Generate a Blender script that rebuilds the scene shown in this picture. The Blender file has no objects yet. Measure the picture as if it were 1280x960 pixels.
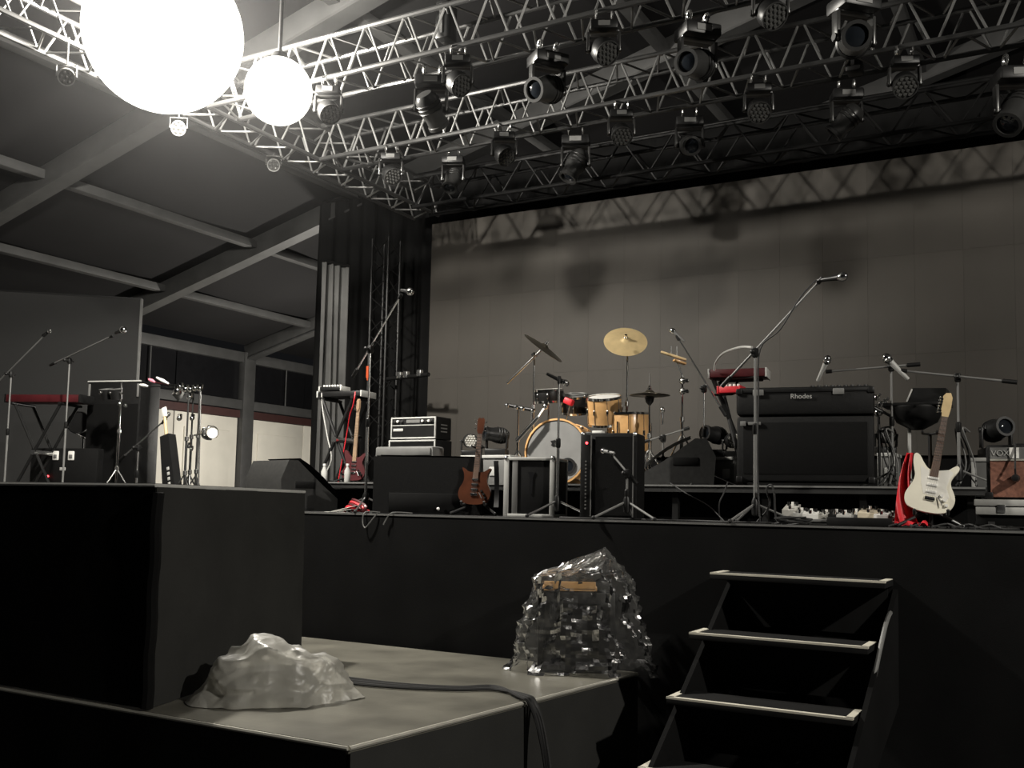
import bpy, bmesh, math, random
from mathutils import Vector, Matrix, Euler, noise
random.seed(7)
S = bpy.context.scene
COL = S.collection
PI = math.pi
V = lambda *a: Vector(a)

# ------------------------------------------------------------------ camera
EYE = V(0, 0, 1.6)
YAW, PITCH, ROLL, FPX, CY = math.radians(29.4), math.radians(4.9), 0.0205, 1260.0, 524.0
fh = V(-math.sin(YAW), math.cos(YAW), 0)
FWD = fh*math.cos(PITCH) + V(0, 0, math.sin(PITCH))
UP0 = -fh*math.sin(PITCH) + V(0, 0, math.cos(PITCH))
RT0 = V(math.cos(YAW), math.sin(YAW), 0)
RT = RT0*math.cos(ROLL) + UP0*math.sin(ROLL)
UP = UP0*math.cos(ROLL) - RT0*math.sin(ROLL)
cam = bpy.data.cameras.new('camera'); camo = bpy.data.objects.new('camera', cam); COL.objects.link(camo)
m = Matrix((RT, UP, -FWD)).transposed().to_4x4(); m.translation = EYE
camo.matrix_world = m
cam.sensor_fit = 'HORIZONTAL'; cam.sensor_width = 36.0; cam.lens = 36.0*FPX/1280.0
cam.shift_y = (CY-480.0)/1280.0
cam.clip_end = 200
S.camera = camo

# ------------------------------------------------------------------ world, exposure
w = bpy.data.worlds.new('night'); S.world = w; w.use_nodes = True
w.node_tree.nodes['Background'].inputs[0].default_value = (0.9, 0.93, 1.0, 1)
w.node_tree.nodes['Background'].inputs[1].default_value = 0.006
S.view_settings.view_transform = 'Standard'; S.view_settings.look = 'None'
S.view_settings.gamma = 1.0; S.view_settings.exposure = 0.0; S.view_settings.use_curve_mapping = False
LAMP_A, LAMP_B, LAMP_C, LAMP_D = 2300.0, 500.0, 2700.0, 1000.0          # the three floodlights, in watts
HALO_HAZE = 0.009  # density of the volume added for the lamps' halo

def ray(px, py): return FWD + RT*((px-640)/FPX) + UP*((CY-py)/FPX)
def PY(px, py, y): d = ray(px, py); return EYE + d*(y/d.y)          # a point seen at a pixel, on the plane y
def PZ(px, py, z): d = ray(px, py); return EYE + d*((z-EYE.z)/d.z)   # ... at the height z
def PD(px, py, s): return EYE + ray(px, py)*s                        # ... at the distance s

# ------------------------------------------------------------------ materials
MATS = {}
def mat(name, col, rough=0.5, metal=0.0, var=0.12, scale=9.0, bump=0.0, bscale=60.0, emit=0.0, spec=0.5, coat=0.0):
    if name in MATS: return MATS[name]
    mt = bpy.data.materials.new(name); mt.use_nodes = True
    nt = mt.node_tree; b = nt.nodes['Principled BSDF']
    tc = nt.nodes.new('ShaderNodeTexCoord')
    n = nt.nodes.new('ShaderNodeTexNoise'); n.inputs['Scale'].default_value = scale; n.inputs['Detail'].default_value = 5
    nt.links.new(tc.outputs['Object'], n.inputs['Vector'])
    r = nt.nodes.new('ShaderNodeValToRGB')
    r.color_ramp.elements[0].position = 0.3; r.color_ramp.elements[1].position = 0.7
    r.color_ramp.elements[0].color = (*[c*(1-var) for c in col], 1)
    r.color_ramp.elements[1].color = (*[min(1, c*(1+var)) for c in col], 1)
    nt.links.new(n.outputs['Fac'], r.inputs['Fac']); nt.links.new(r.outputs['Color'], b.inputs['Base Color'])
    b.inputs['Roughness'].default_value = rough; b.inputs['Metallic'].default_value = metal
    b.inputs['Specular IOR Level'].default_value = spec
    b.inputs['Coat Weight'].default_value = coat
    if bump:
        n2 = nt.nodes.new('ShaderNodeTexNoise'); n2.inputs['Scale'].default_value = bscale; n2.inputs['Detail'].default_value = 4
        nt.links.new(tc.outputs['Object'], n2.inputs['Vector'])
        bp = nt.nodes.new('ShaderNodeBump'); bp.inputs['Strength'].default_value = bump; bp.inputs['Distance'].default_value = 0.01
        nt.links.new(n2.outputs['Fac'], bp.inputs['Height']); nt.links.new(bp.outputs['Normal'], b.inputs['Normal'])
    if emit:
        b.inputs['Emission Color'].default_value = (*col, 1); b.inputs['Emission Strength'].default_value = emit
    MATS[name] = mt
    return mt
mat('ground', (.03, .03, .03), .8, bump=.3)
mat('membrane', (.019, .0185, .019), .85, var=.12, scale=.7, bump=.05, bscale=3, spec=.12)
mat('alu', (.065, .065, .064), .6, .1, var=.15, scale=4)
mat('truss_web_lit', (.22, .22, .216), .3, .55, var=.1, scale=6)  # brighter than the chords: the braces' highlights are put into the colour
mat('truss', (.07, .07, .069), .3, .6, var=.12, scale=6)
mat('truss_black', (.012, .012, .012), .4, .2, spec=.3)
mat('steel', (.66, .66, .65), .22, .95, var=.08)
mat('chrome', (.82, .82, .80), .12, 1.0, var=.05)
mat('black', (.009, .009, .009), .42, var=.25, spec=.35)
mat('black_matte', (.004, .004, .004), .85, var=.3, spec=.25)
mat('black_gloss', (.015, .015, .016), .18, var=.2)
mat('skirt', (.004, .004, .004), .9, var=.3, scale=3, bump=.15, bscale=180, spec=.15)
mat('cloth_lit', (.026, .026, .0245), .85, var=.12, scale=2.5, bump=.15, bscale=160, spec=.2)  # black cloth lightened in its colour for the sides that catch light
mat('drape', (.06, .06, .058), .8, var=.2, scale=3, bump=.1)
mat('drape_black', (.006, .006, .006), .9, var=.2, scale=3, spec=.2)
mat('deck', (.02, .02, .0195), .5, var=.3, scale=5, bump=.1, bscale=40)
mat('ply', (.13, .124, .103), .33, var=.35, scale=2.2, bump=.08, bscale=25)
mat('edge_trim', (.70, .68, .60), .35, .5, var=.1)
mat('rubber', (.012, .012, .012), .7, var=.2)
mat('tape', (.60, .57, .48), .6, var=.1)
mat('led', (.062, .0565, .049), .62, var=.06, scale=1.2, bump=.12, bscale=240, spec=.3)
mat('led2', (.064, .058, .0505), .62, var=.06, scale=1.2, bump=.12, bscale=240, spec=.3)
mat('panel_grey', (.017, .017, .0165), .7, var=.06, scale=1.0, bump=.05)
mat('white_door', (.72, .69, .61), .5, var=.06, scale=2)
mat('window_dark', (.008, .008, .009), .25)
mat('red_brown', (.05, .02, .018), .6)
mat('wood', (.62, .36, .15), .3, var=.2, scale=7, coat=.3)
mat('neck_tan', (.26, .17, .10), .45, var=.15, scale=14)
mat('wood_dark', (.065, .021, .010), .28, var=.25, scale=10, coat=.4)
mat('maple', (.62, .47, .26), .35, var=.12, scale=14)
mat('rosewood', (.10, .055, .035), .5, var=.2, scale=14)
mat('cream', (.90, .86, .72), .28, var=.05, coat=.4)
mat('pickguard', (.85, .83, .76), .3, var=.04)
mat('brass', (.78, .60, .32), .30, .45, var=.1, scale=12)
mat('brass_dark', (.20, .18, .14), .3, .9, var=.15, scale=12)
mat('drumhead', (.20, .20, .195), .5, var=.08)
mat('drumhead_white', (.75, .74, .70), .45, var=.06)
mat('red', (.55, .02, .03), .5, var=.15)
mat('red_dark', (.06, .009, .011), .4, var=.15)
mat('pink', (.80, .25, .32), .5)
mat('orange', (.75, .12, .04), .5)
mat('white', (.80, .79, .75), .45, var=.06)
mat('grey', (.15, .15, .145), .5, var=.1)
mat('grey_light', (.45, .45, .43), .45, var=.1)
mat('grille_cloth', (.20, .085, .055), .75, var=.3, scale=60)
mat('vinyl', (.006, .006, .006), .6, var=.3, scale=40, bump=.3, bscale=220, spec=.22)
mat('grille_black', (.004, .004, .004), .8, var=.3, scale=80, bump=.3, bscale=300, spec=.15)
mat('lens', (.085, .085, .082), .12, .3, var=.2, scale=50)
mat('pale_lens', (.55, .54, .50), .2, .1, var=.15, scale=50)
mat('lens_dark', (.01, .012, .015), .05)
mat('fixture', (.045, .045, .044), .28, .3, var=.15)
mat('wedge', (.03, .03, .029), .5, var=.2, scale=30)
mat('red_lamp', (1, .05, .06), .4, emit=6)
mat('pedal_grey', (.38, .37, .34), .4)
mat('pedal_cream', (.62, .55, .42), .4)
def plastic(name, tint, transp, transl, rough, nsc, bst):
    mt = bpy.data.materials.new(name); mt.use_nodes = True; nt = mt.node_tree
    for n in list(nt.nodes):
        if n.type != 'OUTPUT_MATERIAL': nt.nodes.remove(n)
    out = [n for n in nt.nodes if n.type == 'OUTPUT_MATERIAL'][0]
    tc = nt.nodes.new('ShaderNodeTexCoord'); no = nt.nodes.new('ShaderNodeTexNoise')
    no.inputs['Scale'].default_value = nsc; no.inputs['Detail'].default_value = 6; no.inputs['Distortion'].default_value = 1.2
    nt.links.new(tc.outputs['Object'], no.inputs['Vector'])
    bp = nt.nodes.new('ShaderNodeBump'); bp.inputs['Strength'].default_value = bst; bp.inputs['Distance'].default_value = .03
    nt.links.new(no.outputs['Fac'], bp.inputs['Height'])
    tr = nt.nodes.new('ShaderNodeBsdfTransparent'); tr.inputs[0].default_value = (.96, .96, .95, 1)
    tl = nt.nodes.new('ShaderNodeBsdfTranslucent'); tl.inputs[0].default_value = (*tint, 1)
    df = nt.nodes.new('ShaderNodeBsdfDiffuse'); df.inputs[0].default_value = (*tint, 1)
    gl = nt.nodes.new('ShaderNodeBsdfGlossy'); gl.inputs['Roughness'].default_value = rough
    for n in (tl, df, gl): nt.links.new(bp.outputs['Normal'], n.inputs['Normal'])
    m1 = nt.nodes.new('ShaderNodeMixShader'); m1.inputs[0].default_value = transl
    nt.links.new(df.outputs[0], m1.inputs[1]); nt.links.new(tl.outputs[0], m1.inputs[2])
    m2 = nt.nodes.new('ShaderNodeMixShader'); m2.inputs[0].default_value = transp
    nt.links.new(m1.outputs[0], m2.inputs[1]); nt.links.new(tr.outputs[0], m2.inputs[2])
    fr = nt.nodes.new('ShaderNodeFresnel'); fr.inputs['IOR'].default_value = 1.6 if transp > .8 else 1.45
    nt.links.new(bp.outputs['Normal'], fr.inputs['Normal'])
    m3 = nt.nodes.new('ShaderNodeMixShader'); nt.links.new(fr.outputs[0], m3.inputs[0])
    nt.links.new(m2.outputs[0], m3.inputs[1]); nt.links.new(gl.outputs[0], m3.inputs[2])
    nt.links.new(m3.outputs[0], out.inputs['Surface'])
    MATS[name] = mt
plastic('bag_white', (.90, .88, .80), .35, .62, .34, 9, .25)
plastic('bag_clear', (.8, .8, .78), .955, .4, .16, 10, .16)
def glow(name, col, s, clear):          # glowing shell standing in for lamp glare, lets the bulb's light through
    mt = bpy.data.materials.new(name); mt.use_nodes = True; nt = mt.node_tree
    for n in list(nt.nodes):
        if n.type != 'OUTPUT_MATERIAL': nt.nodes.remove(n)
    em = nt.nodes.new('ShaderNodeEmission'); em.inputs[0].default_value = (*col, 1); em.inputs[1].default_value = s
    tr = nt.nodes.new('ShaderNodeBsdfTransparent'); mx = nt.nodes.new('ShaderNodeMixShader'); mx.inputs[0].default_value = clear
    nt.links.new(em.outputs[0], mx.inputs[1]); nt.links.new(tr.outputs[0], mx.inputs[2])
    nt.links.new(mx.outputs[0], [n for n in nt.nodes if n.type == 'OUTPUT_MATERIAL'][0].inputs['Surface'])
    MATS[name] = mt
glow('lamp_glow', (1.0, .97, .90), 5.0, .7)

# ------------------------------------------------------------------ mesh builder
MAT4 = {}
SHARED = {}
class MB:
    def __init__(s): s.v = []; s.f = []
    def add(s, vs, fs, M=None):
        o = len(s.v)
        s.v += [(M @ Vector(p)) if M is not None else Vector(p) for p in vs]
        s.f += [tuple(i+o for i in f) for f in fs]
        return s
    def box(s, c, d, M=None, bev=0.0):
        x, y, z = d[0]/2, d[1]/2, d[2]/2; c = Vector(c)
        if bev <= 0:
            vs = [c+V(a*x, b*y, e*z) for a in (-1, 1) for b in (-1, 1) for e in (-1, 1)]
            fs = [(0, 1, 3, 2), (4, 6, 7, 5), (0, 4, 5, 1), (2, 3, 7, 6), (0, 2, 6, 4), (1, 5, 7, 3)]
            return s.add(vs, fs, M)
        bm = bmesh.new(); bmesh.ops.create_cube(bm, size=1)
        for v in bm.verts: v.co = V(v.co.x*d[0], v.co.y*d[1], v.co.z*d[2]) + c
        bmesh.ops.bevel(bm, geom=bm.edges[:], offset=bev, segments=2, affect='EDGES', profile=.5)
        bm.verts.index_update()
        s.add([v.co.copy() for v in bm.verts], [[v.index for v in f.verts] for f in bm.faces], M); bm.free()
        return s
    def cyl(s, p0, p1, r0, r1=None, n=10, M=None):
        return s.tube([p0, p1], [r0, r0 if r1 is None else r1], n, M)
    def tube(s, pts, r, n=8, M=None):
        pts = [Vector(p) for p in pts]
        if not isinstance(r, (list, tuple)): r = [r]*len(pts)
        vs = []; fs = []; prev = None
        for i, p in enumerate(pts):
            t = (pts[min(i+1, len(pts)-1)] - pts[max(i-1, 0)])
            t = t.normalized() if t.length > 1e-9 else V(0, 0, 1)
            if prev is None:
                a = V(0, 0, 1) if abs(t.z) < .9 else V(1, 0, 0)
                u = t.cross(a).normalized()
            else:
                u = (prev - t*prev.dot(t)); u = u.normalized() if u.length > 1e-6 else t.orthogonal().normalized()
            prev = u; w_ = t.cross(u)
            vs += [p + (u*math.cos(2*PI*k/n) + w_*math.sin(2*PI*k/n))*r[i] for k in range(n)]
        for i in range(len(pts)-1):
            for k in range(n):
                fs.append((i*n+k, i*n+(k+1) % n, (i+1)*n+(k+1) % n, (i+1)*n+k))
        fs.append(tuple(range(n-1, -1, -1))); fs.append(tuple((len(pts)-1)*n+k for k in range(n)))
        return s.add(vs, fs, M)
    def lathe(s, prof, n=24, M=None):
        vs = []; fs = []; rows = []
        for (r, z) in prof:
            if r < 1e-6: rows.append([len(vs)]); vs.append(V(0, 0, z))
            else:
                rows.append(list(range(len(vs), len(vs)+n)))
                vs += [V(r*math.cos(2*PI*k/n), r*math.sin(2*PI*k/n), z) for k in range(n)]
        for a, b in zip(rows, rows[1:]):
            for k in range(n):
                k2 = (k+1) % n
                if len(a) == 1 and len(b) == 1: continue
                if len(a) == 1: fs.append((a[0], b[k2], b[k]))
                elif len(b) == 1: fs.append((a[k], a[k2], b[0]))
                else: fs.append((a[k], a[k2], b[k2], b[k]))
        return s.add(vs, fs, M)
    def sphere(s, c, r, n=14, M=None, sc=(1, 1, 1)):
        k = 8; c = Vector(c); MM = Matrix.Translation(c) @ Matrix.Diagonal((*sc, 1))
        prof = [(r*math.sin(PI*i/k) if 0 < i < k else 0, -r*math.cos(PI*i/k)) for i in range(k+1)]
        return s.lathe(prof, n, (M @ MM) if M is not None else MM)
    def torus(s, c, R, r, axis=V(0, 0, 1), n=28, k=6):
        q = Matrix.Translation(Vector(c)) @ look(axis)
        vs = []; fs = []
        for i in range(n):
            for j in range(k):
                a, b = 2*PI*i/n, 2*PI*j/k
                vs.append(V((R+r*math.cos(b))*math.cos(a), (R+r*math.cos(b))*math.sin(a), r*math.sin(b)))
                fs.append((i*k+j, ((i+1) % n)*k+j, ((i+1) % n)*k+(j+1) % k, i*k+(j+1) % k))
        return s.add(vs, fs, q)
    def prism(s, poly, d0, d1, M=None):      # poly in x,z ; thickness along y from d0 to d1
        n = len(poly)
        vs = [V(x, d0, z) for x, z in poly] + [V(x, d1, z) for x, z in poly]
        fs = [tuple(range(n)), tuple(range(2*n-1, n-1, -1))] + [(i, i+n, (i+1) % n + n, (i+1) % n) for i in range(n)]
        return s.add(vs, fs, M)
    def slab(s, poly, z0, z1, M=None):       # poly in x,y ; thickness along z
        n = len(poly)
        vs = [V(x, y, z0) for x, y in poly] + [V(x, y, z1) for x, y in poly]
        fs = [tuple(range(n-1, -1, -1)), tuple(range(n, 2*n))] + [(i, (i+1) % n, (i+1) % n + n, i+n) for i in range(n)]
        return s.add(vs, fs, M)
    def grid(s, fn, nu, nv, M=None):
        vs = [fn(i/nu, j/nv) for j in range(nv+1) for i in range(nu+1)]
        fs = [(j*(nu+1)+i, j*(nu+1)+i+1, (j+1)*(nu+1)+i+1, (j+1)*(nu+1)+i) for j in range(nv) for i in range(nu)]
        return s.add(vs, fs, M)
    def mesh(s, name, mt, ang=40):
        me = bpy.data.meshes.new(name); me.from_pydata([tuple(v) for v in s.v], [], s.f)
        me.materials.append(MATS[mt]); me.validate(); me.update()
        bm = bmesh.new(); bm.from_mesh(me); bmesh.ops.recalc_face_normals(bm, faces=bm.faces[:]); bm.to_mesh(me); bm.free()
        for p in me.polygons: p.use_smooth = True
        me.set_sharp_from_angle(angle=math.radians(ang))
        return me
    def build(s, name, mt, parent=None, world=False, ang=40):
        if parent is not None and world:
            inv = MAT4[parent.name].inverted(); s.v = [inv @ v for v in s.v]
        return obj(name, s.mesh(name, mt, ang), parent)
def look(d, up=V(0, 0, 1)):          # matrix whose z axis is d
    z = Vector(d).normalized()
    if abs(z.dot(up)) > .98: up = V(0, 1, 0)
    x = up.cross(z).normalized(); y = z.cross(x)
    return Matrix((x, y, z)).transposed().to_4x4()
def TL(p, d=None): return Matrix.Translation(Vector(p)) @ (look(d) if d is not None else Matrix.Identity(4))
def obj(name, me, parent=None):
    o = bpy.data.objects.new(name, me); COL.objects.link(o)
    if parent is not None:
        o.parent = parent; MAT4[o.name] = MAT4[parent.name]
    else: MAT4[o.name] = Matrix.Identity(4)
    return o
def tag(o, label, cat, group=None, kind=None):
    o['label'] = label; o['category'] = cat
    if group: o['group'] = group
    if kind: o['kind'] = kind
    return o
def thing(name, label, cat, loc=(0, 0, 0), rot=0, group=None, kind=None, scale=1.0):
    o = bpy.data.objects.new(name, None); COL.objects.link(o); o.empty_display_size = .1
    e = Euler(rot) if isinstance(rot, (tuple, list)) else Euler((0, 0, rot))
    M = Matrix.Translation(Vector(loc)) @ e.to_matrix().to_4x4() @ Matrix.Scale(scale, 4)
    o.location = loc; o.rotation_euler = e; o.scale = (scale,)*3
    MAT4[o.name] = M
    return tag(o, label, cat, group, kind)
def struct(name, label, cat, mb=None, mt=None):
    if mb is None: o = thing(name, label, cat)
    else: o = mb.build(name, mt); tag(o, label, cat)
    o['kind'] = 'structure'
    return o
def part_mesh(name, me, parent, M):
    o = bpy.data.objects.new(name, me); COL.objects.link(o); o.parent = parent; o.matrix_basis = M
    MAT4[o.name] = MAT4[parent.name] @ M
    return o
def unit_rod(mt, n=6):
    k = ('rod', mt, n)
    if k not in SHARED: SHARED[k] = MB().cyl(V(0, 0, 0), V(0, 0, 1), 1, n=n).mesh('rod', mt)
    return SHARED[k]
def unit_box(mt):
    k = ('box', mt)
    if k not in SHARED: SHARED[k] = MB().box((0, 0, 0), (1, 1, 1)).mesh('block', mt)
    return SHARED[k]
def rod(name, parent, p0, p1, r, mt, n=6):       # local coordinates
    p0, p1 = Vector(p0), Vector(p1); d = p1-p0
    return part_mesh(name, unit_rod(mt, n), parent, Matrix.Translation(p0) @ look(d) @ Matrix.Diagonal((r, r, d.length, 1)))
def block(name, parent, c, d, mt, R=None):
    M = Matrix.Translation(Vector(c)) @ (R if R is not None else Matrix.Identity(4)) @ Matrix.Diagonal((*d, 1))
    return part_mesh(name, unit_box(mt), parent, M)
def catmull(p, k=4, closed=True):
    out = []; n = len(p)
    for i in range(n if closed else n-1):
        g = lambda j: Vector(p[j % n]) if closed else Vector(p[max(0, min(n-1, j))])
        a, b, c, d = g(i-1), g(i), g(i+1), g(i+2)
        for s_ in range(k):
            t = s_/k
            out.append(.5*((2*b) + (c-a)*t + (2*a-5*b+4*c-d)*t*t + (3*b-a-3*c+d)*t**3))
    if not closed: out.append(Vector(p[-1]))
    return out
def text_part(body, size, parent, M, mt, ext=.002):
    c = bpy.data.curves.new('lettering', 'FONT'); c.body = body; c.size = size; c.extrude = ext; c.align_x = 'CENTER'; c.align_y = 'CENTER'
    t = bpy.data.objects.new('tmp', c); COL.objects.link(t)
    bpy.context.view_layer.update()
    me = bpy.data.meshes.new_from_object(t.evaluated_get(bpy.context.evaluated_depsgraph_get()))
    bpy.data.objects.remove(t)
    me.materials.clear(); me.materials.append(MATS[mt])
    return part_mesh('lettering', me, parent, M)

# heights
GZ, PLZ, WGZ, STZ, RSZ = -0.30, 0.45, 1.683, 1.51, 1.80
STY = 6.85                 # stage front

# ================================================================== SETTING
fl = MB().box((-4, 8, GZ-.05), (44, 34, .1)); struct('floor', 'dark ground floor of the tent', 'floor', fl, 'ground')
W = 16.0; EAVE = EYE.z + .203*W; SLOPE = .26; RIDGE = 2.0
FR = [.282*W, .53*W, .78*W, 1.025*W, 1.272*W]
roof_z = lambda x: EAVE + SLOPE*(x+W)
# roof
ce = struct('ceiling', 'sloping grey membrane roof of the tent on metal rafters', 'ceiling')
for a, b in zip([0.5]+FR, FR+[24.0]):
    MB().grid(lambda u, v: V(-W+(W+RIDGE)*u, a+(b-a)*v, roof_z(-W+(W+RIDGE)*u)+.16-.10*math.sin(PI*v)*math.sin(PI*min(1, u*3 % 1))), 24, 6).build('roof_panel', 'membrane', ce)
    MB().grid(lambda u, v: V(RIDGE+14*u, a+(b-a)*v, roof_z(RIDGE)-SLOPE*14*u+.16), 2, 2).build('roof_panel', 'membrane', ce)
sl = math.atan(SLOPE)
for y in FR:
    L = (W+RIDGE)/math.cos(sl)
    mid = V(-W+(W+RIDGE)/2, y, roof_z(-W+(W+RIDGE)/2))
    R = Matrix.Rotation(-sl, 4, 'Y')
    r = MB().box((0, 0, 0), (L, .20, .30), Matrix.Translation(mid) @ R, bev=.02).build('rafter', 'alu', ce)
    MB().box((0, 0, -.165), (L, .24, .03), Matrix.Translation(mid) @ R).build('flange', 'alu', r)
for x in (-14.2, -12.05, -9.9, -7.1, -4.75, -2.0):
    for a, b in zip(FR, FR[1:]):
        MB().box((x, (a+b)/2, roof_z(x)+.02), (.16, b-a-.2, .13), bev=.01).build('purlin', 'alu', ce)
# left wall of the tent
wl = struct('wall_left', 'tent side wall with metal posts, dark windows and white lower doors', 'wall')
DT = EYE.z + 1.84; SILL = EYE.z + 2.06
for y in FR: MB().box((-W, y, (GZ+EAVE)/2), (.22, .34, EAVE-GZ), bev=.02).build('post', 'alu', wl)
for a, b in zip(FR, FR[1:]):
    mid = (a+b)/2; L = b-a-.34
    MB().box((-W, mid, EAVE-.12), (.16, L, .22), bev=.01).build('eave_beam', 'alu', wl)
    MB().box((-W, mid, SILL+.02), (.16, L, .2), bev=.01).build('sill_beam', 'alu', wl)
    MB().box((-W-.03, mid, DT+.04), (.1, L, .16)).build('lintel_strip', 'red_brown', wl)
    for k in range(2):
        yy = a+.17+L*(k+.5)/2
        MB().box((-W-.06, yy, (SILL+EAVE)/2), (.03, L/2-.03, EAVE-SILL-.2)).build('window_pane', 'window_dark', wl)
    MB().cyl((-W+.02, a+.17+L*.30, SILL), (-W+.02, a+.17+L*.30, EAVE-.2), .018).build('mullion', 'alu', wl)
    for k in range(2):
        y0 = a+.17+L*k/2; dw = L/2-.03
        d = MB().box((-W-.06, y0+L/4, (GZ+DT)/2-.02), (.06, dw, DT-GZ-.06), bev=.01).build('white_panel_door', 'white_door', wl)
        for z0, z1 in ((GZ+.4, GZ+1.5), (GZ+1.75, DT-.35)):
            MB().box((-W-.012, y0+L/4, (z0+z1)/2), (.04, dw*.72, z1-z0), bev=.012).build('raised_panel', 'white_door', d)
        MB().sphere((-W+.01, y0+(dw-.12 if k == 0 else .12), GZ+1.6), .05).build('door_knob', 'steel', d)
bw = MB().box((-7, 24.1, 3.5), (20, .1, 9)); struct('wall_back', 'dark rear wall of the tent', 'wall', bw, 'drape_black')
rw = MB().box((16, 8, 2.5), (.1, 34, 5.6)); struct('wall_right', 'dark tent side wall out on the right', 'wall', rw, 'panel_grey')
# main stage
st = struct('stage', 'black main stage with cloth skirt and worn front edge', 'stage')
X0, X1 = -12.0, 7.0
MB().box(((X0+X1)/2, STY+3.5, STZ-.05), (X1-X0, 7.0, .1)).build('deck', 'deck', st)
MB().box(((X0+X1)/2, STY-.006, STZ-.008), (X1-X0, .02, .013)).build('edge_trim', 'grey', st)
def skirt(x0, x1, y, z0, z1, amp, n):
    return MB().grid(lambda u, v: V(x0+(x1-x0)*u, y-.02-amp*(1-v)*(1+math.sin(u*n)+.6*math.sin(u*n*2.7+1)) , z0+(z1-z0)*v), 220, 6)
skirt(X0, X1, STY, GZ, STZ-.03, .012, 90).build('cloth_skirt', 'skirt', st)
# low platform in front of it
lp = struct('low_platform', 'low platform with worn board top and black cloth skirt', 'platform')
PC, PE = V(-3.05, 3.90, PLZ), V(-2.75, 6.74, PLZ)
MB().slab([(-9, 3.9), (PC.x, PC.y), (PE.x, PE.y), (-9, 6.74)], PLZ-.04, PLZ).build('board_top', 'ply', lp)
MB().tube([PC+V(.004, 0, -.012), PE+V(.004, 0, -.012)], .012, 6).build('edge_trim', 'edge_trim', lp)
MB().tube([V(-9, 3.896, PLZ-.012), PC+V(0, -.004, -.012)], .011, 6).build('edge_trim', 'edge_trim', lp)
MB().grid(lambda u, v: V(-9+(PC.x+9)*u, 3.885-.012*(1-v)*(1+math.sin(u*50)), GZ+(PLZ-.03-GZ)*v), 120, 4).build('cloth_skirt', 'skirt', lp)
MB().grid(lambda u, v: PC.lerp(PE, u)+V(.012+.015*(1-v)*(1+math.sin(u*17)), 0, (GZ-PLZ+.03)*(1-v)-.03), 60, 4).build('cloth_skirt', 'cloth_lit', lp)  # right side in the lighter, lit tone of the same cloth
# high wing block, clad in cloth
wg = struct('wing_stage', 'tall cloth covered stage block standing on the low platform', 'platform')
N_, F_ = V(-4.47, 3.92, 0), V(-5.09, 5.86, 0)
ld = V(-.957, -.29, 0); N2, F2 = N_+ld*.0, F_
NL, FL = V(-9, 3.92, 0), F_+ld*4.2
MB().slab([(NL.x+.0, NL.y), (N_.x, N_.y), (F_.x, F_.y), (FL.x, FL.y)], WGZ-.05, WGZ).build('deck', 'deck', wg)
MB().tube([NL+V(0, -.01, WGZ-.012), N_+V(0.01, -.01, WGZ-.012), F_+V(.012, 0, WGZ-.012)], .011, 6).build('edge_trim', 'grey_light', wg)
def crump(p, k=1.0): return noise.noise(p*2.1)*.6 + noise.noise(p*5.3)*.3 + noise.noise(p*11)*.12
def side_cloth(u, v):
    p = N_.lerp(F_, u) + V(0, 0, PLZ+.01+(WGZ-.03-PLZ)*v)
    wr = .03*max(0, math.sin((u*1.2+v*1.6)*22))*max(0, 1-abs(u-.78)/.22)*max(0, 1-abs(v-.84)/.16)
    return p + V(.957, .29, 0)*(.012 + .012*crump(p*1.2) + wr + .02*(1-v))
MB().grid(side_cloth, 70, 50).build('side_cloth', 'cloth_lit', wg)  # lit face painted lighter than the front cloth
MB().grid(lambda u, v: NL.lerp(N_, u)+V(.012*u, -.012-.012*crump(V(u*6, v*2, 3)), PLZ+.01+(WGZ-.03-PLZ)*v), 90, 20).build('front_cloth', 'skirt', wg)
MB().tube([N_+V(.012+.006*math.sin(i*1.7), .004, PLZ+.01+(WGZ-.06-PLZ)*i/12) for i in range(13)], .034, 8).build('cloth_seam', 'skirt', wg)
# riser on the stage
rs = struct('riser', 'low black riser behind the front line carrying drums and keyboards', 'riser')
RX0, RX1, RY0, RY1 = -6.75, -.58, 7.9, 11.2
MB().box(((RX0+RX1)/2, (RY0+RY1)/2, RSZ-.03), (RX1-RX0, RY1-RY0, .06)).build('deck', 'deck', rs)
MB().box(((RX0+RX1)/2, RY0-.004, RSZ-.008), (RX1-RX0, .012, .014)).build('edge_trim', 'grey', rs)
for k in range(9):
    for yy in (RY0+.08, RY1-.08):
        block('leg', rs, (RX0+.1+(RX1-RX0-.2)*k/8, yy, (STZ+RSZ-.06)/2), (.05, .05, RSZ-.06-STZ), 'black')
MB().box(((RX0+RX1)/2, RY0+.25, (STZ+RSZ)/2-.03), (RX1-RX0-.1, .02, RSZ-STZ-.07)).build('backing_cloth', 'skirt', rs)

# ================================================================== STAIRS
stt = thing('stage_stairs', 'black stage steps edged with white tape against the stage front', 'stairs', (-1.65, 5.9, GZ))
steps = [(6.52, -2.145, -1.045, 1.182), (6.24, -2.19, -1.10, .815), (5.96, -2.235, -1.135, .45), (5.67, -2.30, -1.17, .08)]
for y, xa, xb, z in steps:
    MB().box(((xa+xb)/2, y+.16, z-.02), (xb-xa, .32, .04), bev=.004).build('tread', 'black_matte', stt, True)
    t = .035; zz = z+.003
    MB().box(((xa+xb)/2, y+t/2-.001, zz-.004), (xb-xa+.002, t, .012)).box((xa+t*.6, y+.15, zz), (t*1.2, .28, .004)).box((xb-t*.6, y+.15, zz), (t*1.2, .28, .004)).build('edge_tape', 'tape', stt, True)
    MB().box(((xa+xb)/2, y+.29, z-.19), (xb-xa-.06, .015, .33)).build('riser_board', 'black_matte', stt, True)
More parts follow.
